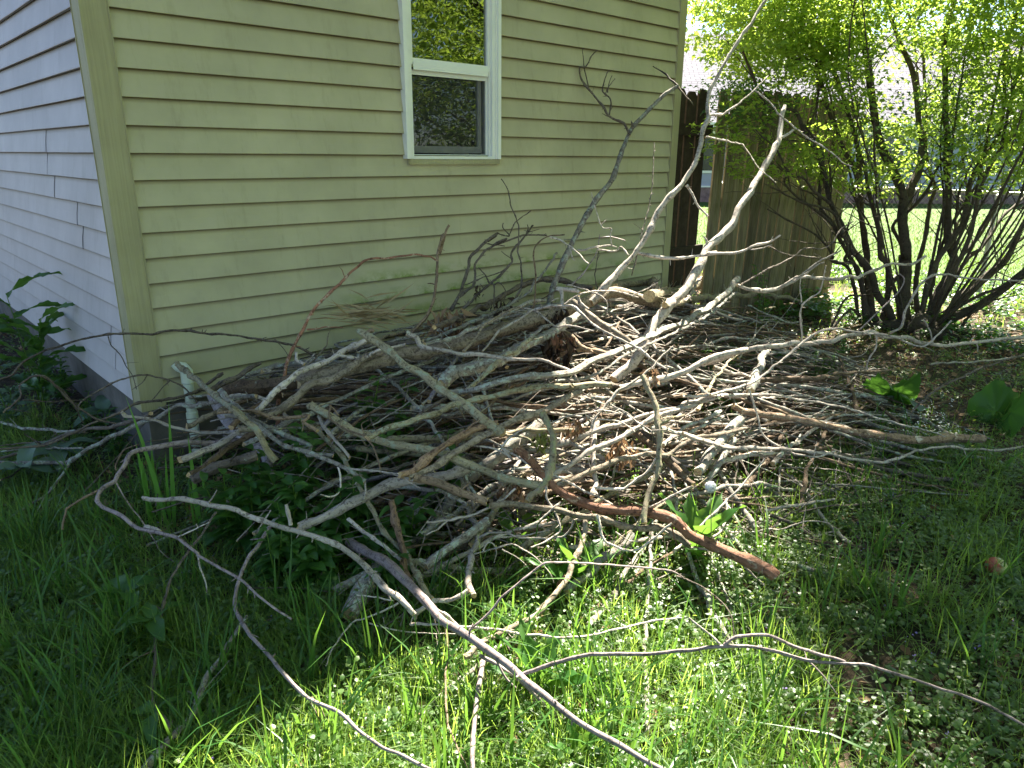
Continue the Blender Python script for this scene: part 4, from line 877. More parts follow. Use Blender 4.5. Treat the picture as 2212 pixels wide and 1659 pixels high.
G|.14|10-8|M|grey brown branch dipping through the centre under the mossy sticks|U 600,360 750,370 850,375 1000,420 1200,460 1400,470
B|.17|9-7|M|brown lit branch sagging slightly across the top centre right|U 560,290 750,310 950,370 1200,380 1450,350 1850,345
W|.22|4-3|I|straight thin lit twig slanting down right left of the taller mossy stick|U 800,430,2.75 950,510 1100,630 1230,715,2.65
W|.22|4-3|I|thin twig arching from the bent mossy stick to the right|U 170,630,2.72 350,560 550,520 720,490 900,530,2.75
>W|.0|3.5-3|.0|U 540,540 620,580 850,600 1000,670 1050,720
L|.25|7-4|I|thin straight branch crossing upward to the right through the tangle|U 590,720,2.7 620,620 700,500 820,370 900,290 1100,150 T 980,1570 1150,1440 1300,1290 1450,1160,3.0
G|.15|10-9|M|grey branch running down right past the dandelion leaves|U 1210,670 1450,710 1650,760 1850,830 2000,870 2212,900
G|.1|9-8|M|grey lit branch tucked under the one that passes the dandelion|U 1340,860 1480,740 1640,640 1800,580 1940,500
G|.08|8-7|M|second grey branch tucked under the one that passes the dandelion, lower of the pair|U 1420,850 1600,740 1800,640 1970,560
W|.24|5-5|I|slim white twig bowing down through the front centre and up again|E 820,1220,2.75 1000,1250 1100,1310 V 780,0 1000,130 1180,240 U 180,1160 350,1230 550,1340 750,1430 900,1510 1050,1545 1200,1510 1350,1430 1500,1350 1650,1280,2.55
>W|.0|6-3|.0|E 1040,1235 1100,1170 1240,1080
W|.2|7-5|I|lit curved twig between the pale peeling stick and the taller mossy stick|U 640,1300,2.65 900,1310 1000,1260 1150,1160 1230,1060 1270,990,2.7
D|.08|14-16|M|brown stick slanting down right behind the taller mossy one|U 1020,680 1100,780 1250,900 1340,990 1500,1130 1660,1270
K|.06|12-11|M|dark stick slanting down right beside the brown one, slightly higher|U 1100,700 1290,860 1400,970 1620,1160
G|.15|12-8|I|grey stick leading from the left front beam down to the pale stubby one|E 320,1490,2.8 R 1450,830 1650,860 1900,900 V 150,460 300,510 420,590,2.7
B|.17|19-19|M|short brown limb sawn off square, on top of the left front|R 1640,750 1830,800 2000,870 V 350,480 500,510 620,550
G|.08|19-18|I|grey stick pointing up right out of the grass at the front left|V 0,1230,2.4 150,1080 300,980 480,850 620,760,2.6
T|.14|12-15|M|long pale spotted branch along the front of the pile, tapering out at the right|V 650,600 850,590 1050,600 1300,640 1500,690 1700,720 1900,780 2100,830 U 1300,1700 H 2212,190 I 40,220
>L|.0|6-3|-.1|I 40,230 200,250 330,300 430,380 550,500 640,620 680,700 690,830
>L|.0|4-2|.0|I 555,505 600,510 635,550
>L|.0|4-2|.0|I 260,275 265,340 245,355
T|.12|13-13|M|crooked tan limb running down left from the front of the pile to a ragged foot|V 1640,760 1640,880 1590,1050 1500,1200 1440,1380 1300,1560 H 1230,680 1050,780 900,860 800,940
>R|.0|7-4|.0|H 1450,410 1420,440 1400,470
G|.04|20-18|M|grey limb behind the crooked tan one, disappearing into the lit weeds|V 2130,900 1950,1060 1800,1200 1720,1300 1560,1400 1460,1500
G|.03|11-10|M|weathered stick half sunk in the lit grass at the bottom centre|H 1130,800 1000,900 880,990 760,1090 650,1190 560,1290 500,1370
L|.1|5-4|I|slim twig with a green right half looping over the grass in front|V 540,940,2.5 620,890 700,875 850,890 990,930 1270,935 1400,920 1480,850 1530,740,2.5
W|.15|5-4|I|lit twig dangling below the red brown limb|V 1240,400,2.6 1250,530 1330,660 1380,800 1370,870 1240,970 1080,1030,2.45
W|.08|4-3|I|small lit twiggy spray in the grass front centre|V 500,1100,2.45 600,1070 730,1040 880,1000 1000,1050 1100,1110 1200,1200,2.4
>W|.0|4-2|.0|V 590,1070 600,1030 640,980 700,1000 720,1080 700,1190
>W|.0|3-2|.0|V 780,1050 900,1110 1000,1180 1060,1250
>W|.0|3-2|.0|V 1200,1200 1280,1300 1320,1400
W|.12|7-5|I|light twig curving below the spotted front branch|V 1770,690,2.5 1790,800 1830,920 1900,1000 2050,1060 2212,1040 I -70,70,2.45
>W|.0|3-2|.0|V 1960,870 2100,960 2212,965
L|.15|6-5|I|straight pale twig in the front centre, rising to the left foot of the mossy stick|V 0,770,2.5 200,750 450,700 600,640 800,520 920,420,2.6
>L|.0|5-3|-.05|V 215,755 100,850 0,900
L|.1|5-4|I|slim straight twig under the spotted front branch|V 1000,840,2.5 1160,760 1280,650 1390,560,2.55
W|.1|5-3|I|pale twig branching left over the grass from the foot of the bleached stick|H 370,590,2.2 250,650 150,690 80,710 0,800 G 2140,920 2110,1000,2.15
>W|.0|4-2|.0|H 180,720 300,750 440,780 600,790 740,790
>W|.0|2.5-2|.0|H 270,680 290,760 300,830
W|.08|4-3|I|curved pale twig rising to the bleached stick from the left|H 60,580,2.25 120,540 250,560 340,575,2.2
L|.14|7-4|I|grey lit twig lying right across the grass behind the purplish limb|H 450,730,2.2 600,730 750,740 900,755 1050,770 1180,790 1400,815 1600,800 1800,760 2000,710 2212,690,2.15
K|.06|4-3|I|thin dark twig curving into the grass right of the front branches|I -40,415,2.3 80,460 180,520 260,590 320,690 330,820,2.15
L|.08|6-5|I|light twig hooking down to the red brown ragged end|I 285,-60,2.65 280,50 240,130 150,190,2.5
K|.03|9-6|M|dark stick lying in the ground cover right of the ragged end|I 570,20 700,80 850,170 1050,280 1200,360 1450,490
L|.04|4-2|M|wispy twig on the ground cover right of the ragged end|I 300,130 450,130 600,160 800,240 950,290 1030,300
>L|.0|4-2|.0|I 470,130 550,110 650,110 800,60 950,80 1000,190
>L|.0|4-2|.0|I 370,100 430,130 520,220 640,260 730,290
L|.05|7-5|M|short bare stick on the ground cover below the wavy branch|F 530,1650 700,1620 900,1590 985,1575
K|.05|4-3|M|thin curving twig on the ground cover beyond the short bare stick|F 750,1659 950,1620 1150,1610 1350,1570 1500,1520 1580,1520
D|.03|14-12|M|brown log lying in the weeds in front of the big round leaf|F 450,800 550,800 750,795 1000,790
>B|.0|7-5|.2|F 980,765 1200,750 1370,735
L|.04|5-4|M|light twig on the bare soil under the shrub|F 1600,700 1900,685 2100,665 2260,635
K|.15|5-4|I|dark twig lying between the two big leaves at the right|F 1480,1010,3.8 1650,860 1800,790 1950,720 2260,620,4.1
G|.05|18-15|M|lichened stump of a branch leaning right behind the lit sweeping branch|F 440,880 490,740 550,615
"""
# ------------------------------------------------------------------ the brush pile: mound surface the branches rest on
def mound(x, y):
    h0 = np.interp(x, [-1.2, -.4, 0, .5, 1, 2, 3, 4, 4.8, 5.4], [0, .10, .40, .53, .63, .69, .62, .42, .2, 0])
    fy = np.interp(x, [-.5, 0, .5, 1.3, 3, 5], [-1.5, -1.7, -2.1, -2.5, -2.55, -1.8])
    t = np.clip((-y-.75)/(-fy-.75), 0, 1)
    back = np.interp(-y, [0, .75], [.75, 1.0])
    return h0*(1-t**1.15)*back
def hit(a, b, off):
    d = ray(a, b)/FPX; t = np.arange(1.4, 16, .012); P = CAM+t[:, None]*d
    H = G+mound(P[:, 0], P[:, 1])+off
    inside = ((P[:, 2] <= H)) | ((P[:, 0] > -.03) & (P[:, 1] > -.035) & (P[:, 0] < 4.15))
    i = int(np.argmax(inside)) if inside.any() else len(t)-1
    return t[i]
def clear_wall(P, r=0.0):
    if -.05 < P[0] < 4.15 and P[1] > -.03-r: P[1] = -.03-r
    return P
BR = []
def resolve(kind, lift, d0, d1, rule, pts):
    n = len(pts); uv = np.array([[p[0], p[1]] for p in pts])
    s = np.concatenate([[0], np.cumsum(np.linalg.norm(np.diff(uv, axis=0), axis=1))]); s /= s[-1]
    ex = [(s[i], p[2]) for i, p in enumerate(pts) if p[2]]
    if rule == 'I' and ex:
        dep = 1/np.interp(s, [e[0] for e in ex], [1/e[1] for e in ex])
    else:
        dep = np.array([hit(p[0], p[1], lift) for p in pts]); k = min(2, n-1)
        # a branch is stiff: fit a gentle curve, near side first
        dep = np.polyval(np.polyfit(s, dep, k), s)
    return uv, s, dep
def to_world(uv, dep): return np.array([at(u, v, d) for (u, v), d in zip(uv, dep)])
FINE = dict(K=7, G=5, W=5, L=4, B=5, R=5, V=2, P=0, Y=6, T=5, D=4, H=9, M=3, S=7)
main = None
for ln in TRACES.strip().split('\n'):
    child = ln.startswith('>'); f = ln.lstrip('>').split('|')
    if child: kind, lift, dd, rule, pts = f
    else: kind, lift, dd, rule, label, pts = f
    d0, d1 = [float(x)*KD for x in dd.split('-')]; lift = float(lift); pts = parse(pts)
    if not child:
        uv, s, dep = resolve(kind, lift, d0, d1, rule, pts)
        main = (uv, dep)
    else:
        uv = np.array([[p[0], p[1]] for p in pts]); s = np.concatenate([[0], np.cumsum(np.linalg.norm(np.diff(uv, axis=0), axis=1))])
        u0, dp0 = main; j = int(np.argmin(np.linalg.norm(u0-uv[0], axis=1)))
        # nearest point on the parent's polyline
        best = (1e9, dp0[j])
        for i in range(len(u0)-1):
            e = u0[i+1]-u0[i]; t = np.clip(np.dot(uv[0]-u0[i], e)/(e@e+1e-9), 0, 1); q = u0[i]+e*t; dist = np.linalg.norm(q-uv[0])
            if dist < best[0]: best = (dist, dp0[i]*(1-t)+dp0[i+1]*t, q)
        base = best[1]
        if best[0] > 14:                                     # grows off an earlier shoot of the same branch
            for (cu_, cd_) in shoots:
                k = int(np.argmin(np.linalg.norm(cu_-uv[0], axis=1)))
                if np.linalg.norm(cu_[k]-uv[0]) < best[0]: best = (np.linalg.norm(cu_[k]-uv[0]), cd_[k]); base = cd_[k]
        dep = base+float(rule)*np.clip(s/s[-1], 0, 1)*1.0
    if not child: clr = max(.015, lift)
    # never below the ground: come forward along the sight line instead
    for i, (u_, v_) in enumerate(uv):
        dz = ray(u_, v_)[2]/FPX
        if dz < -1e-3: dep[i] = min(dep[i], (G+(clr if rule == 'I' else .7*clr if child else .015)*min(1, .35+2.2*s[i]*(1-s[i])+.5*(not child))+d1*dep[i]/FPX*.4-CAM[2])/dz)
    P = to_world(uv, dep); rr = np.linspace(d0, d1, len(P))*dep/FPX/2
    for q, r0 in zip(P, rr):
        clear_wall(q, r0); g0 = float(gz(q[0], q[1]))+r0*.4
        if q[2] < g0:                                       # keep on the ground, sliding along the sight line only as far as needed
            q[2] = g0
    mb = MB(); C, RR = tube(mb, P, rr, rough=1.0 if kind not in 'PV' else .45); spurs(mb, C, RR, FINE[kind])
    if not child:
        shoots = []
        o = mb.build('branch', [BK[kind], HEART], smooth=True)
        big = d0 > 19
        o.name = 'log' if 'log' in label.split() else 'twig' if ('twig' in label.split()) else 'stick' if ('stick' in label.split() or 'cane' in label.split() or 'pole' in label.split()) else 'branch'
        tag(o, label, o.name.split('.')[0], 'branches of the brush pile'); cur = o; BR.append(o)
    else:
        shoots.append((uv, dep)); mb.build('side_twig', [BK[kind], HEART], cur, smooth=True)

# filling of the pile: more branches crossing underneath the ones above
def fill_branch(kind, x, y, z, ang, L, d, slope, r):
    n = 6; dirv = np.array([math.cos(ang), math.sin(ang), slope]); dirv /= np.linalg.norm(dirv)
    p = [np.array([x, y, z])-dirv*L/2]; q = dirv.copy()
    for k in range(n-1):
        q = q+r.normal(size=3)*np.array([.10, .10, .07]); q /= np.linalg.norm(q); p.append(p[-1]+q*L/(n-1))
    p = np.array(p)
    for a in p:
        a[1] = min(a[1], -.06); a[2] = max(a[2], G+.01+d*.4); a[2] = min(a[2], G+max(.02, float(mound(a[0], a[1]))*.9)+.02)
        if a[0] < -.02 and a[1] > -.1: a[2] = max(a[2], G+.02)
    return p
def fill_loop(n, zone, label, group, cat='branch', dr=(.004, .013), Lr=(.6, 1.7), kinds='GLKTBGLKYDH', name='branch', stuff=False, seed=1, top=(.05, .92), angs=.42):
    r = np.random.default_rng(seed); mbs = MB(); x0, x1, y0, y1 = zone
    for i in range(n):
        while True:
            x, y = r.uniform(x0, x1), r.uniform(y0, y1); m = float(mound(x, y))
            if m > .06: break
        z = G+.02+m*r.uniform(*top); k = kinds[r.integers(len(kinds))]; d = r.uniform(*dr); L = r.uniform(*Lr)
        ang = r.normal()*angs-.35 if r.uniform() < .75 else r.uniform(0, 3.1)
        p = fill_branch(k, x, y, z, ang, L, d, r.normal()*.13, r)
        mb = mbs if stuff else MB()
        C, RR = tube(mb, p, np.linspace(d, d*r.uniform(.25, .7), len(p)), seed=int(r.integers(1 << 30)), sides=None if not stuff or d > .0041 else 4)
        if not stuff:
            spurs(mb, C, RR, 3, seed=int(r.integers(1 << 30)))
            for q in range(int(r.integers(0, 4))):        # a side shoot or two
                j = int(r.uniform(.3, .9)*(len(C)-2)); t = C[j+1]-C[j]; t /= np.linalg.norm(t); e = t+unit(r.normal(size=(1, 3)))[0]*.8; e /= np.linalg.norm(e); l = L*r.uniform(.12, .3)
                pp = [C[j], C[j]+e*l*.5+r.normal(size=3)*.01, C[j]+e*l+r.normal(size=3)*.03]
                for a in pp: a[1] = min(a[1], -.05); a[2] = max(a[2], G+.005)
                tube(mb, pp, [RR[j]*.6, RR[j]*.4, RR[j]*.2], seed=int(r.integers(1 << 30)))
            o = mb.build(name, [BK[k], HEART], smooth=True); tag(o, label, cat, group)
    if stuff:
        o = mbs.build(name, [BK[kinds[0]], HEART], smooth=True); tag(o, label, cat, group, 'stuff')
SH_ = 'one of the many shorter sticks tangled inside the '
fill_loop(44, (.35, 1.3, -1.7, -.12), SH_+'shaded left third of the pile', 'sticks inside the left third of the pile', kinds='GKDTGYHP', seed=4)
fill_loop(64, (1.2, 2.6, -2.4, -.12), SH_+'middle third of the pile', 'sticks inside the middle third of the pile', seed=5)
fill_loop(40, (2.5, 3.9, -2.2, -.25), SH_+'right third of the pile', 'sticks inside the right third of the pile', kinds='GLTLGKL', seed=6)
fill_loop(18, (0.5, 2.2, -1.9, -1.1), 'one of the thick pale poles buried low in the front of the pile', 'thick poles low in the front of the pile', dr=(.012, .022), Lr=(.7, 1.1), kinds='GKLDG', seed=8, top=(.02, .45))
fill_loop(105, (.7, 3.4, -2.3, -.12), 'many more thin branches packed inside the brush pile', None, 'branches', dr=(.0035, .012), Lr=(.8, 2.2), kinds='G', name='thin_branches', stuff=True, seed=27, top=(.3, 1.0), angs=.5)
fill_loop(110, (.6, 3.4, -2.2, -.12), 'more brown branches packed inside the brush pile', None, 'branches', dr=(.005, .013), Lr=(.7, 1.7), kinds='D', name='thin_branches', stuff=True, seed=28, top=(.1, .9), angs=.35)
fill_loop(420, (0, 4.0, -2.5, -.1), 'fine dark twigs filling the shadows inside the brush pile', None, 'twigs', dr=(.0015, .0045), Lr=(.4, 1.3), kinds='K', name='twig_tangle', stuff=True, seed=7, top=(.0, .85), angs=.8)
fill_loop(170, (.2, 4.0, -2.5, -.1), 'fine pale twigs scattered through the brush pile', None, 'twigs', dr=(.0012, .0034), Lr=(.4, 1.2), kinds='L', name='twig_tangle', stuff=True, seed=17, top=(.5, 1.1), angs=.8)

# ------------------------------------------------------------------ low plants
def pos_of(a, b, h=0.0): d = ray(a, b); t = (G+h-CAM[2])/d[2]; return CAM+t*d
class Tri:
    def __init__(s): s.V = []; s.T = []; s.n = 0
    def add(s, V, T): s.V.append(np.asarray(V, float)); s.T.append(np.asarray(T)+s.n); s.n += len(V)
    def build(s, name, mats, parent=None): return mesh_tris(name, np.concatenate(s.V), np.concatenate(s.T), mats, parent)
def outside_house(x, y): return ~((x > -.03) & (y > -.03) & (x < 4.2))
def blades(xy, h, wd, r, lean=.5, curl=.6, zbase=None):
    """curved grass blades, 3 segments"""
    n = len(xy); z = gz(xy[:, 0], xy[:, 1]) if zbase is None else zbase
    a = r.uniform(0, 2*math.pi, n); d = np.stack([np.cos(a), np.sin(a)], 1); ln = np.abs(r.normal(size=n))*lean
    B = np.stack([xy[:, 0], xy[:, 1], z-.01], 1); S = np.stack([-d[:, 1], d[:, 0], np.zeros(n)], 1); D = np.concatenate([d, np.zeros((n, 1))], 1); Z = np.array([0, 0, 1.0])
    tw = r.normal(size=n)*.5; S = S*np.cos(tw)[:, None]+D*np.sin(tw)[:, None]
    cu_ = np.abs(r.normal(size=n))*curl; rows = []
    for k, (t, wf) in enumerate(((0, .8), (.33, 1), (.68, .75), (1, 0))):
        up = h*(t-cu_*.45*t**2.2); out = h*(ln*t*.6+cu_*.75*t**2)
        c = B+Z*np.maximum(up, .0)[:, None]+D*out[:, None]
        if wf: rows += [c-S*(wd*wf/2)[:, None], c+S*(wd*wf/2)[:, None]]
        else: rows += [c]
    V = np.stack(rows, 1).reshape(-1, 3); b = np.arange(n)[:, None]*7
    T = np.concatenate([b+np.array([[i, i+1, i+3]]) for i in (0, 2)]+[b+np.array([[i, i+3, i+2]]) for i in (0, 2)]+[b+np.array([[4, 5, 6]])], 0)
    return V, T
def fbm(x, y, s, seed):
    q = np.random.default_rng(seed); o = 0
    for k in range(5):
        a = q.uniform(0, 6.28); f = s*(1.7**k); o = o+np.sin(f*(x*math.cos(a)+y*math.sin(a))+q.uniform(0, 6.28))*np.sin(f*(-x*math.sin(a)+y*math.cos(a))*.9+q.uniform(0, 6.28))
    return o/2.2
r = np.random.default_rng(31)
def sample(n, x0, x1, y0, y1, dens):
    out = []; m = 0
    while m < n:
        x = r.uniform(x0, x1, n); y = r.uniform(y0, y1, n); k = (r.uniform(0, 1, n) < dens(x, y)) & outside_house(x, y); out.append(np.stack([x[k], y[k]], 1)); m += k.sum()
    return np.concatenate(out)[:n]
def dist(x, y): return np.hypot(x-CAM[0], y-CAM[1])
under = lambda x, y: 1-.85*np.clip(mound(x, y)/.25, 0, 1)
# lawn-like grass of the foreground: dense where the yard is open, sparse to the right where ground ivy rules
bare = lambda x, y: 1-.9*np.clip((x-2.9)/.8, 0, 1)*np.clip((y+2.75)/.4, 0, 1)
def d_grass(x, y):
    near = np.clip(2.6/dist(x, y), 0, 1)**1.5
    left = np.clip((.9-x)/1.2, 0, 1); fl = fbm(x, y, 3.2, 2)
    return np.clip(near*under(x, y)*(.22+.78*left+.45*fl), 0.02, 1)*bare(x, y)*((y < .2) | (x < -.2))
xy = sample(105000, -2.2, 5.5, -3.75, 1.2, d_grass); h = r.uniform(.045, .15, len(xy))*(1+.5*(fbm(xy[:, 0], xy[:, 1], 2, 4) > .3)); 
V, T = blades(xy, h, r.uniform(.0018, .0042, len(xy)), r, .55, .7)
o = mesh_tris('grass', V, T, GRASS); tag(o, 'fine green grass over the yard in front of the brush pile', 'grass', kind='stuff')
# tall coarse blades in tufts
tc = sample(270, -1.6, 3.2, -3.3, -.1, lambda x, y: under(x, y)*(.25+.75*(x < .9))); 
tc = np.concatenate([tc, np.array([pos_of(a, b)[:2] for a, b in ((300, 1080), (310, 1085), (330, 1100), (380, 1120), (120, 1290), (150, 1300), (230, 1350), (560, 1130), (200, 1560), (60, 1500), (1480, 1100), (1620, 1100), (1780, 1020), (1880, 1000), (1310, 1030), (1360, 1050), (1330, 990), (1800, 850), (1900, 1010), (1850, 1060))])])
xy = np.repeat(tc, 11, 0)+r.normal(size=(len(tc)*11, 2))*.028; h = r.uniform(.12, .34, len(xy)); k = outside_house(xy[:, 0], xy[:, 1]); xy, h = xy[k], h[k]
V, T = blades(xy, h, r.uniform(.004, .009, len(xy)), r, .35, .55)
o = mesh_tris('tall_grass', V, T, WEED); tag(o, 'tall broad bladed grass in tufts around the brush pile', 'grass', kind='stuff')
BRT = leafmat('young_grass', (.10, .26, .04), (.14, .32, .05), (.3, .6, .06), .4)
# the two tall blades in front of the corner post
for (a, b, hh, dx) in ((352, 1000, .62, -.03), (305, 985, .48, -.03), (420, 1090, .45, .03)):
    q = np.array([at(a, b, 2.85)]); g0 = np.array([float(gz(q[0][0], q[0][1]))]); V, T = blades(q[:, :2].repeat(5, 0)+r.normal(size=(5, 2))*.014, np.array([hh, hh*.9, hh*.7, hh*.5, hh*.6]), np.array([.02, .016, .014, .012, .012]), r, .10, .10)
    tag(mesh_tris('grass_tuft', V, T, BRT), {352: 'tallest bright green grass tuft rising in front of the corner trim', 305: 'green grass tuft just left of the tallest one by the corner', 420: 'green grass tuft just right of the tallest one by the corner'}[a], 'grass tuft')
# background: strip beyond the fence
xy = sample(26000, 8.5, 22, -9, 9, lambda x, y: np.clip(11/dist(x, y), 0, 1)**2.2); V, T = blades(xy, r.uniform(.04, .09, len(xy)), r.uniform(.008, .016, len(xy)), r, .5, .5, zbase=np.full(len(xy), G+.03))
o = mesh_tris('lawn_grass', V, T, leafmat('lawn_blade', (.05, .11, .012), (.09, .165, .02), (.26, .40, .04), .35)); tag(o, 'short sunny mown grass beyond the chain link fence', 'grass', kind='stuff')
xy = sample(5000, 6.2, 9, -4.5, 2.5, lambda x, y: np.clip(.15+fbm(x, y, 2.2, 9)+(x > 7.9), 0, 1)); V, T = blades(xy, r.uniform(.05, .18, len(xy)), r.uniform(.004, .009, len(xy)), r, .5, .5)
o = mesh_tris('grass', V, T, GRASS); tag(o, 'longer grass along the foot of the chain link fence', 'grass', kind='stuff')

# ground ivy and other small leaved cover
def rosettes(xy, r, leaf=(.010, .022), stem=(.01, .06), per=(5, 10)):
    n = r.integers(per[0], per[1], len(xy)); ci = np.repeat(np.arange(len(xy)), n); N_ = len(ci)
    hh = r.uniform(*stem, len(xy))[ci]; lay = r.uniform(.25, 1, N_)
    base = np.stack([xy[ci, 0], xy[ci, 1], gz(xy[ci, 0], xy[ci, 1])+hh*lay], 1)
    a = r.uniform(0, 6.28, N_); tilt = r.normal(size=N_)*.3
    D = unit(np.stack([np.cos(a), np.sin(a), .12+tilt], 1)); N = unit(np.stack([r.normal(size=N_)*.4, r.normal(size=N_)*.4, np.ones(N_)], 1)); N = unit(N-D*(N*D).sum(1)[:, None])
    L = r.uniform(*leaf, N_); S = np.cross(D, N); C = base+D*(L*.35)[:, None]; W_ = L*r.uniform(.6, .95, N_)
    # six sided rounded leaf, slightly cupped
    pts = [(0, 0), (.28, .42), (.70, .44), (1.0, .0), (.70, -.44), (.28, -.42)]
    V = np.stack([C+D*(L*u)[:, None]+S*(W_*v)[:, None]+N*(L*.16*abs(v)*2)[:, None] for u, v in pts], 1).reshape(-1, 3)
    b = np.arange(N_)[:, None]*6; T = np.concatenate([b+np.array([q]) for q in ((0, 1, 5), (1, 2, 4), (1, 4, 5), (2, 3, 4))], 0)
    return V, T
def d_cov(x, y):
    near = np.clip(3.0/dist(x, y), 0, 1)**1.3
    return np.clip(near*(1-.6*np.clip(mound(x, y)/.3, 0, 1))*(.55+.45*fbm(x, y, 2.6, 6)), 0.01, 1)*(.25+.75*bare(x, y))
xy = sample(34000, -3.0, 6.0, -3.8, 5.5, d_cov)
V, T = rosettes(xy, r); o = mesh_tris('ground_ivy', V, T, COVER); tag(o, 'low small leaved ground ivy carpeting the yard', 'ground cover', kind='stuff')
xy = sample(6500, -1.5, 5.5, -3.7, 1.5, lambda x, y: d_cov(x, y)*(.3+.7*np.clip(.5+fbm(x, y, 3.3, 12), 0, 1)))
V, T = rosettes(xy, r, (.010, .022), (.04, .10), (5, 9)); o = mesh_tris('creeping_weed', V, T, COVER); tag(o, 'taller creeping weed with glossy oval leaves over the yard', 'ground cover', kind='stuff')
xy = sample(2600, 5.5, 9.0, -5.0, 1.0, lambda x, y: np.clip(.4+fbm(x, y, 2, 3)*.7, 0, 1)); V, T = rosettes(xy, r, (.03, .06), (.03, .16), (4, 7)); o = mesh_tris('weeds', V, T, WEED); tag(o, 'sunny broad leaved weeds around the foot of the shrub', 'weeds', kind='stuff')
# small pale flowers
xy = np.array([pos_of(*p, .06)[:2] for p in [(1990+r.normal()*45, 910+r.normal()*35) for _ in range(60)]]); V, T = rosettes(xy, r, (.008, .013), (.08, .14), (4, 8))
PET = leafmat('white_petal', (.62, .64, .62), (.8, .8, .82), (.8, .8, .8), .3); o = mesh_tris('flowers', V, T, PET); tag(o, 'tiny white flowers among the grass right of the pile', 'flowers', kind='stuff')
xy = sample(260, -1.5, 2.5, -3.4, -.5, lambda x, y: under(x, y)*.5+.1); V, T = rosettes(xy, r, (.005, .009), (.03, .06), (3, 5)); o = mesh_tris('flowers', V, T, leafmat('violet_petal', (.22, .16, .42), (.36, .28, .6), (.4, .3, .7), .3)); tag(o, 'tiny violet flowers dotted through the ground ivy', 'flowers', kind='stuff')
# dry leaves and bits of stick on the soil
def curled(xy, r, size=(.02, .055), z=.008):
    n = len(xy); a = r.uniform(0, 6.28, n); D = unit(np.stack([np.cos(a), np.sin(a), r.normal(size=n)*.35], 1)); N = unit(np.stack([r.normal(size=n)*.5, r.normal(size=n)*.5, np.ones(n)], 1)); N = unit(N-D*(N*D).sum(1)[:, None]); S = np.cross(D, N)
    L = r.uniform(*size, n); C = np.stack([xy[:, 0], xy[:, 1], gz(xy[:, 0], xy[:, 1])+z*r.uniform(.3, 2.5, n)], 1); cu_ = r.uniform(-.1, .45, n)
    pts = [(-.5, 0, .3), (-.28, .25, .5), (-.05, .18, .2), (.08, .42, .9), (.3, .16, .3), (.5, .05, .5), (.3, -.2, .4), (.1, -.38, .9), (-.08, -.16, .25), (-.3, -.24, .5)]
    V = np.stack([C+D*(L*u)[:, None]+S*(L*v)[:, None]+N*(L*cu_*c)[:, None] for u, v, c in pts]+[C], 1).reshape(-1, 3)
    b = np.arange(n)[:, None]*11; T = np.concatenate([b+np.array([[i, (i+1) % 10, 10]]) for i in range(10)], 0); return V, T
xy = sample(8500, -2.5, 7.5, -3.7, 5, lambda x, y: np.clip(4/dist(x, y), 0, 1)*(.2+.6*np.clip(mound(x, y)/.2, 0, 1)+.9*(1-bare(x, y))))
V, T = curled(xy, r); o = mesh_tris('leaf_litter', V, T, DRY); tag(o, 'dry brown fallen leaves on the soil', 'leaf litter', kind='stuff')
mb = MB(); q = sample(420, -2, 7, -3.6, 4, lambda x, y: np.clip(3/dist(x, y), 0, 1))
for x, y in q:
    a = r.uniform(0, 3.14); L = r.uniform(.03, .16); z = float(gz(x, y))+.006; d = np.array([math.cos(a), math.sin(a), r.normal()*.08]); tube(mb, [np.array([x, y, z])-d*L/2, np.array([x, y, z+.004]), np.array([x, y, z])+d*L/2+r.normal(size=3)*.006], [.0014, .002, .001], 4, ends=(0, 0))
tag(mb.build('twig_litter', [BK['T'], HEART], smooth=True), 'bits of fallen twig on the soil', 'twigs', kind='stuff')

# ------------------------------------------------------------------ individual weeds
def big_leaf(L, W_, r, lobes=0, serr=0, nseg=12, cup=.12, droop=.3, wave=.05):
    """leaf blade along +x with midrib; returns V,T"""
    V = []; 
    for i in range(nseg+1):
        t = i/nseg; w0 = math.sin(math.pi*min(1, t**.75))**.8 if 0 < t < 1 else .02
        w0 *= W_/2*(1+(.35*math.sin(t*lobes*2*math.pi) if lobes else 0))
        if serr: w0 *= (1.0 if i % 2 else .62)
        x = L*t; z = -droop*L*t*t+.25*L*t
        for v in (-1, -.5, 0, .5, 1): V.append((x+(.04*L if serr and i % 2 and abs(v) == 1 else 0), v*w0, z+cup*abs(v)*w0*2+wave*L*math.sin(9*t+v*2)*abs(v)))
    T = []
    for i in range(nseg):
        for j in range(4):
            a = i*5+j; T += [(a, a+5, a+6), (a, a+6, a+1)]
    return np.array(V), np.array(T)
def rot(V, az, pitch=0, roll=0):
    c, s = math.cos(roll), math.sin(roll); V = V@np.array([[1, 0, 0], [0, c, s], [0, -s, c]])
    c, s = math.cos(pitch), math.sin(pitch); V = V@np.array([[c, 0, s], [0, 1, 0], [-s, 0, c]])
    c, s = math.cos(az), math.sin(az); return V@np.array([[c, s, 0], [-s, c, 0], [0, 0, 1]])
def weed(name, label, p, stems, matl=None, group=None, cat='weed', stalk=GRASS):
    """stems: list of (az, height, lean, [leaf specs])"""
    o = empty(name, (p[0], p[1], p[2])); tag(o, label, cat, group); mb = MB(); tr_ = Tri()
    for (az, h, lean, leaves) in stems:
        tip = np.array([math.cos(az)*lean, math.sin(az)*lean, h]); tube(mb, [(0, 0, 0), tip*.5+np.array([0, 0, h*.05]), tip], [.004, .003, .0018], 5, rough=.3, ends=(0, 0))
        for (t, L, W_, a, pt, kw) in leaves:
            V, T = big_leaf(L, W_, r, **kw); V = rot(V, a, pt, r.normal()*.2)+tip*t; tr_.add(V, T)
    mb.build('stem', [stalk], o); tr_.build('leaves', matl or WEED, o); return o
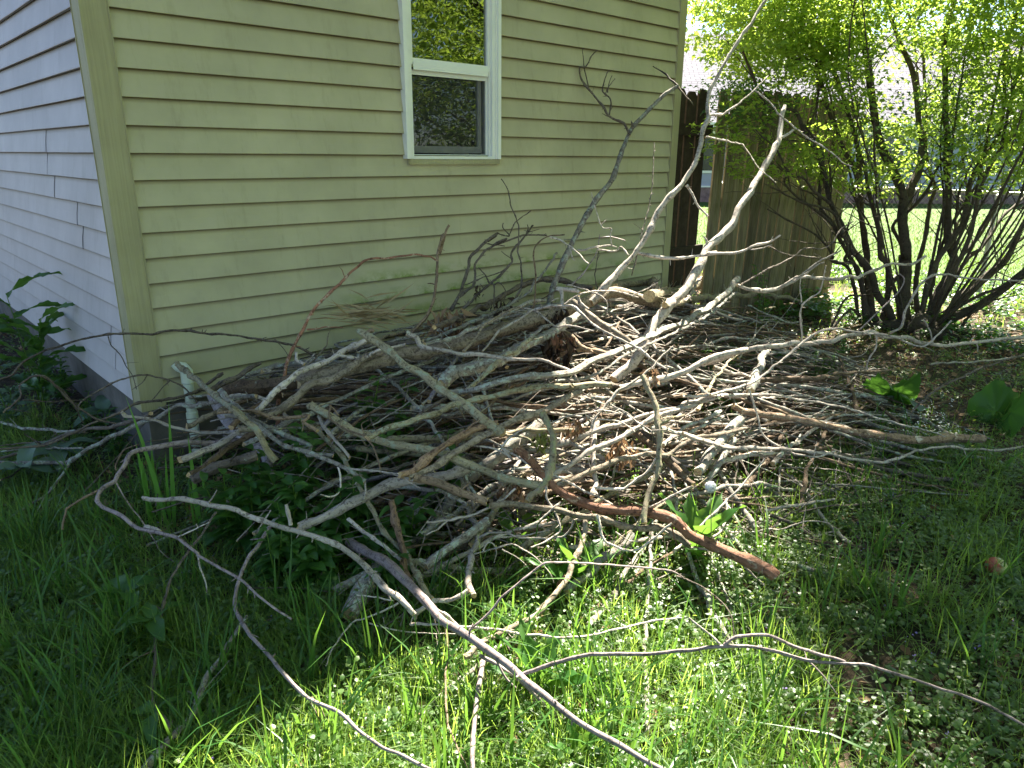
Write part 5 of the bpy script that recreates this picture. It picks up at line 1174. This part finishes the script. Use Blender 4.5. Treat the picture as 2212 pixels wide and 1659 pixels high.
# thistle like plant by the side wall
def thistle(p, s, lab, matl):
    sts = []
    for k in range(3):
        az = r.uniform(0, 6.28); lv = []
        for i in range(11): lv.append((.15+.085*i, s*r.uniform(.16, .30), s*r.uniform(.055, .085), i*2.4+r.normal()*.3, r.uniform(.1, .8), dict(serr=1, nseg=14, droop=.4)))
        sts.append((az, s*(.62 if k == 0 else r.uniform(.35, .5)), s*r.uniform(.03, .14), lv))
    return weed('toothed_weed', lab, p, sts, matl, 'toothed weeds beside the side wall')
p = at(75, 800, 4.1); p[2] = float(gz(p[0], p[1])); thistle(p, 1.08, 'tall weed with toothed leaves standing against the pale side wall', WEED)
p = at(20, 900, 3.9); p[2] = float(gz(p[0], p[1])); thistle(p, .55, 'low toothed weed at the left edge below the tall one', WEEDB)
def broad(p, s, n, lab, matl, group=None, h=.05):
    lv = [(1.0, s*r.uniform(.7, 1.1), s*r.uniform(.32, .48), i*6.28/n+r.normal()*.3, r.uniform(-.1, .6), dict(droop=.55, wave=.04)) for i in range(n)]
    return weed('broad_leaf_weed', lab, p, [(0, h, .01, lv)], matl, group)
for (a, b, d, s, n, lab) in ((40, 980, 3.2, .17, 6, 'greyish broad leaved weed at the far left below the hooked twig'), (120, 960, 3.4, .17, 6, 'broad leaved weed with pale leaves right of the greyish one at the left'), (215, 870, 3.9, .22, 5, 'broad leaved weed at the foot of the side wall')):
    p = at(a, b, d); p[2] = float(gz(p[0], p[1])); broad(p, s, n, lab, WEEDB, 'broad leaved weeds at the left', .12)
# weeds growing up through the left front of the pile
def leafy(p, h, lab, grp, nst=3, ls=.07, matl=None):
    sts = []
    for k in range(nst):
        az = r.uniform(0, 6.28); n = int(h/.045)+2; lv = []
        for i in range(n):
            t = .25+.75*i/(n-1)
            for q in (0, math.pi): lv.append((t, ls*r.uniform(.7, 1.2)*(1.2-.5*t), ls*.42*(1.2-.5*t), q+i*1.57+r.normal()*.2, r.uniform(.0, .5), dict(nseg=6, droop=.5, wave=.02)))
        sts.append((az, h*r.uniform(.7, 1.1), h*r.uniform(.1, .4), lv))
    return weed('leafy_weed', lab, p, sts, matl, grp)
spots = [(700, 1180), (760, 1130), (640, 1060), (820, 1200), (600, 1180), (690, 1250), (760, 1060), (880, 1130), (540, 1090), (590, 1000), (660, 970), (480, 1060), (950, 1010), (840, 890), (760, 860), (720, 1110), (830, 1260), (620, 1120)]
for i, (a, b) in enumerate(spots):
    p = at(a, b, hit(a, b, -.03)); g0 = float(gz(p[0], p[1])); hh = max(.12, p[2]-g0); leafy(np.array([p[0], p[1], g0]), hh+.07, 'leafy green weed growing up through the left front of the pile', 'leafy weeds in the left front of the pile', 4, .10)
spots = [(1590, 730), (1620, 760), (1680, 740), (1700, 790), (1560, 790), (1650, 820), (1740, 760), (1600, 690), (1730, 700), (1480, 760), (1760, 830), (1560, 860), (1800, 800)]
for i, (a, b) in enumerate(spots):
    p = at(a, b, hit(a, b, -.2)); g0 = float(gz(p[0], p[1])); hh = max(.15, p[2]-g0); leafy(np.array([p[0], p[1], g0]), hh+.08, 'leafy green weed growing at the right end of the pile before the gate', 'leafy weeds at the right end of the pile', 3, .075)
for (a, b, h, lab) in ((535, 1180, .28, 'young leafy weed in the shade under the bleached white stick'), (600, 1290, .2, 'small leafy weed in the shaded grass right of the purplish cane'), (1655, 590, .75, 'tall slender weed standing before the gate planks')):
    p = pos_of(a, b) if b > 1000 else at(a, b+160, 5.6); p[2] = float(gz(p[0], p[1])); leafy(p, h, lab, None, 2, .07)
for (a, b, s, n, lab) in ((270, 1330, .13, 4, 'small round leaved weed in the shaded grass at the left'), (330, 1390, .11, 4, 'yellow green broad weed below the small round leaved one'), (330, 1600, .10, 3, 'tiny broad leaf weed in the shaded grass near the bottom left')):
    p = pos_of(a, b, .02); broad(p, s, n, lab, WEED, None, .08)
for i, (a, b, d) in enumerate(((90, 740, 4.6), (150, 800, 4.3), (190, 840, 4.0), (240, 890, 3.8), (120, 790, 4.35), (60, 760, 4.5), (270, 930, 3.6))):
    p = at(a, b, d); p[0] = min(p[0], -.10) if p[1] > -.1 else p[0]; p[2] = float(gz(p[0], p[1])); leafy(p, r.uniform(.14, .24), 'low leafy weed at the foot of the pale side wall', 'low weeds along the side wall', 4, .06)
def dandelion(p, s, n, lab):
    lv = [(1.0, s*r.uniform(.8, 1.1), s*.26, i*6.28/n+r.normal()*.3, r.uniform(.5, 1.25), dict(lobes=4, nseg=16, droop=.3, wave=.03)) for i in range(n)]
    return weed('dandelion_leaves', lab, p, [(0, .01, .0, lv)], WEED, None)
p = at(1505, 1130, 2.65); p[2] = float(gz(p[0], p[1])); dandelion(p, .30, 6, 'bright lit dandelion leaves beside the white seed head')
p = pos_of(1165, 1500, .0); dandelion(p, .20, 6, 'lobed dandelion leaves in the lit grass right of the purplish limb')
p = at(1240, 1240, 2.5); p[2] = float(gz(p[0], p[1])); dandelion(p, .24, 5, 'lit dandelion leaves under the front of the pile')
p = pos_of(1250, 1655, .0); dandelion(p, .13, 5, 'dandelion leaves at the bottom edge by the crooked stick')
p = at(1110, 1180, 2.75); p[2] = float(gz(p[0], p[1])); dandelion(p, .22, 5, 'dandelion leaves in the gap under the red brown limb')
# dandelion seed head
tipq = at(1535, 1052, 2.42); foot = at(1548, 1170, 2.42); g0 = float(gz(foot[0], foot[1]))
sh_ = empty('dandelion_clock', (tipq[0], tipq[1], g0)); tag(sh_, 'white round dandelion seed head on its stalk in front of the pile', 'dandelion')
mb = MB(); hz = tipq[2]-g0; tube(mb, [(.03, -.02, 0), (.02, -.01, hz*.5), (0, 0, hz)], [.0022, .002, .0018], 6, rough=.2, ends=(0, 0)); mb.build('stalk', [leafmat('pale_stalk', (.25, .28, .10), (.30, .33, .12), (.4, .45, .2), .3)], sh_)
nq = 300; q = unit(r.normal(size=(nq, 3))); ce = np.array([0, 0, hz]); a0 = unit(np.cross(q, r.normal(size=(nq, 3)))); b0 = np.cross(q, a0); RQ = .018*r.uniform(.82, 1.05, (nq, 1))
V = np.stack([ce+q*RQ*.2, ce+q*RQ+a0*.0006, ce+q*RQ-a0*.0006, ce+q*RQ+a0*.004, ce+q*RQ*1.06+b0*.0045, ce+q*RQ-a0*.004, ce+q*RQ*1.06-b0*.0045], 1).reshape(-1, 3); b_ = np.arange(nq)[:, None]*7
T = np.concatenate([b_+np.array([x]) for x in ((0, 1, 2), (1, 3, 4), (1, 4, 5), (1, 5, 6), (1, 6, 3))], 0); mesh_tris('seed_head', V, T, PET, sh_)
# burdock like big leaves
def burdock(a, b, d, s, az, pitch, lab, n=2):
    p = at(a, b, d); o = empty('big_leaf_weed', (p[0], p[1], float(gz(p[0], p[1])))); tag(o, lab, 'weed'); tr_ = Tri(); mb = MB()
    for k in range(n):
        m = 34; V = [(0, 0, 0)]; rings = 5
        for j in range(1, rings+1):
            for i in range(m):
                t = 2*math.pi*i/m; rr = j/rings*(1+.08*math.sin(5*t+k)+(.07 if i % 2 else 0)*(j == rings))*(1-.35*math.exp(-((t-math.pi)/.35)**2)); V.append((s*.55*rr*math.cos(t)*1.15, s*.45*rr*math.sin(t), s*(.10*rr*rr*math.cos(2*t)-.10*rr+(.035*rr if i % 2 else 0)+.03*math.sin(6*t)*rr)))
        T = [(0, 1+i, 1+(i+1) % m) for i in range(m)]
        for j in range(rings-1):
            for i in range(m): q0 = 1+j*m+i; q1 = 1+j*m+(i+1) % m; T += [(q0, q0+m, q1+m), (q0, q1+m, q1)]
        V = rot(np.array(V), az+k*2.0, pitch+k*.25, .2-.5*k)+np.array([.07*k, .08*k, s*.42-.04*k]); tr_.add(V, T)
        tube(mb, [(0, 0, 0), V[0]*.6+np.array([0, 0, .03]), V[0]], [.008, .006, .004], 6, rough=.3, ends=(0, 0))
    mb.build('stem', [GRASS], o); tr_.build('leaf', LEAFD if False else BIGL, o)
BIGL = leafmat('burdock_leaf', (.025, .075, .02), (.035, .10, .025), (.20, .46, .04), .45, .5)
burdock(1925, 935, 4.3, .32, 2.6, .55, 'big round dark leaf with two bright sun spots, right of the pile', 2)
burdock(2165, 965, 4.1, .27, -1.2, 1.15, 'big drooping leaf patched with sun near the right edge', 2)
# fallen apple
p = pos_of(2152, 1225, .06); m_, nt, b_ = mat('apple_skin', .45, .4); v = mapped(nt, 'Object'); sx = nd(nt, 'ShaderNodeSeparateXYZ'); nt.links.new(v, sx.inputs[0])
ad = nd(nt, 'ShaderNodeMath', operation='MULTIPLY_ADD'); nt.links.new(sx.outputs[0], ad.inputs[0]); ad.inputs[1].default_value = 9; ad.inputs[2].default_value = .0
a2 = nd(nt, 'ShaderNodeMath', operation='ADD'); nt.links.new(ad.outputs[0], a2.inputs[0]); nt.links.new(noise(nt, v, 18, 4, .6), a2.inputs[1])
nt.links.new(ramp(nt, a2.outputs[0], [(.32, (.30, .08, .04)), (.52, (.32, .34, .12))]), b_.inputs['Base Color'])
mb = MB(); V = []; F = []; nu, nv = 20, 14
for j in range(nv+1):
    ph = math.pi*j/nv; rr = .036*(math.sin(ph))**.9; zz = .034*math.cos(ph)-.011*math.exp(-(ph/.4)**2)+.008*math.exp(-((math.pi-ph)/.4)**2)
    for i in range(nu): V.append((rr*math.cos(6.2832*i/nu), rr*math.sin(6.2832*i/nu), zz))
F = [(j*nu+i, (j+1)*nu+i, (j+1)*nu+(i+1) % nu, j*nu+(i+1) % nu) for j in range(nv) for i in range(nu)]
mb.add(V, F); ap = mb.build('apple', m_, smooth=True); ap.location = p; ap.rotation_euler = (.4, .3, -.8); tag(ap, 'red and green apple lying in the ground cover near the right edge', 'apple')
mb = MB(); tube(mb, [(0, 0, .02), (.001, 0, .034), (.004, .001, .042)], [.0013]*3, 5, ends=(0, 0)); mb.build('stalk', [BK['K'], HEART], ap)

# withered leaf clumps and dry straw on the pile
def clump(a, b, d, n, s, lab, matl, name='withered_leaves', cat='dead leaves', droop=1.0):
    p = at(a, b, d); c = np.stack([r.normal(size=n)*s*.28, r.normal(size=n)*s*.28, r.uniform(-.6, .4, n)*s*droop], 1); D = unit(np.stack([r.normal(size=n)*.5, r.normal(size=n)*.5, -np.abs(r.normal(size=n))-.3], 1)); N = unit(r.normal(size=(n, 3))); N = unit(N-D*(N*D).sum(1)[:, None])
    L = r.uniform(.3, .8, n)*s; V, T = leaf_arrays(c, D, N, L, L*.35, .5); o = mesh_tris(name, V, T, matl); o.location = p; return tag(o, lab, cat)
SX = lambda x, y, f: parse('%s %f,%f' % (f, x, y))[0][:2]
for (f, x, y, d, n, s, lab, ml) in (('S', 765, 560, 4.05, 14, .06, 'small black withered leaf cluster hanging in front of the siding', BLACKL), ('S', 1000, 715, 3.95, 22, .09, 'black withered leaf clump on the dark bough by the wall', BLACKL), ('S', 1600, 850, 3.75, 40, .10, 'black leaf clump on the great tan log', BLACKL), ('S', 1590, 1130, 3.5, 60, .14, 'dark rotting leaf mass in the hollow below the great log', BLACKL),
      ('S', 420, 870, 3.6, 60, .13, 'brown withered leaf nest at the top of the pile by the wall', DRY), ('U', 930, 850, 2.85, 50, .09, 'brown leaf tuft hanging in the centre of the pile', DRY), ('U', 430, 640, 2.8, 36, .07, 'reddish dead twig and leaf tuft left of the peeling stick', DRY), ('V', 870, 410, 2.75, 50, .08, 'curled brown leaves caught on the red brown limb', DRY), ('T', 1240, 1440, 3.1, 24, .06, 'rusty curled leaves on the long sunlit branch', DRY), ('H', 950, 1430, 1.95, 26, .09, 'brown dry leaves on the soil beside the bare pole', DRY)):
    a, b = SX(x, y, f); clump(a, b, d, n, s, lab, ml)
a, b = SX(100, 780, 'U'); clump(a, b, 2.72, 60, .06, 'yellow green moss tuft on the bent mossy stick', leafmat('moss', (.16, .17, .04), (.30, .30, .08), (.3, .3, .08), .2, .8, .2), 'moss_tuft', 'moss')
a, b = SX(220, 380, 'E'); c0 = at(a, b, 3.75); mb = MB()
st = Tri(); n = 90; a0 = np.radians(r.normal(size=n)*22)+.05; L = r.uniform(.08, .24, n); C = np.stack([r.normal(size=n)*.07, r.normal(size=n)*.03, r.normal(size=n)*.03], 1)
dx = cr[None]*np.cos(a0)[:, None]*np.sign(r.normal(size=n)+.3)[:, None]*-1+np.array([0, 0, 1])*np.sin(a0)[:, None]*.7; D = unit(dx+r.normal(size=(n, 3))*.1); N = unit(r.normal(size=(n, 3))); N = unit(N-D*(N*D).sum(1)[:, None])
V, T = leaf_arrays(C, D, N, L, np.full(n, .011), .3); V[:, 1] = np.minimum(V[:, 1], -.05-c0[1]); o = mesh_tris('dry_grass_clump', V, T, STRAW); o.location = c0; tag(o, 'tangle of dry straw coloured grass on top of the pile against the siding', 'dry grass')
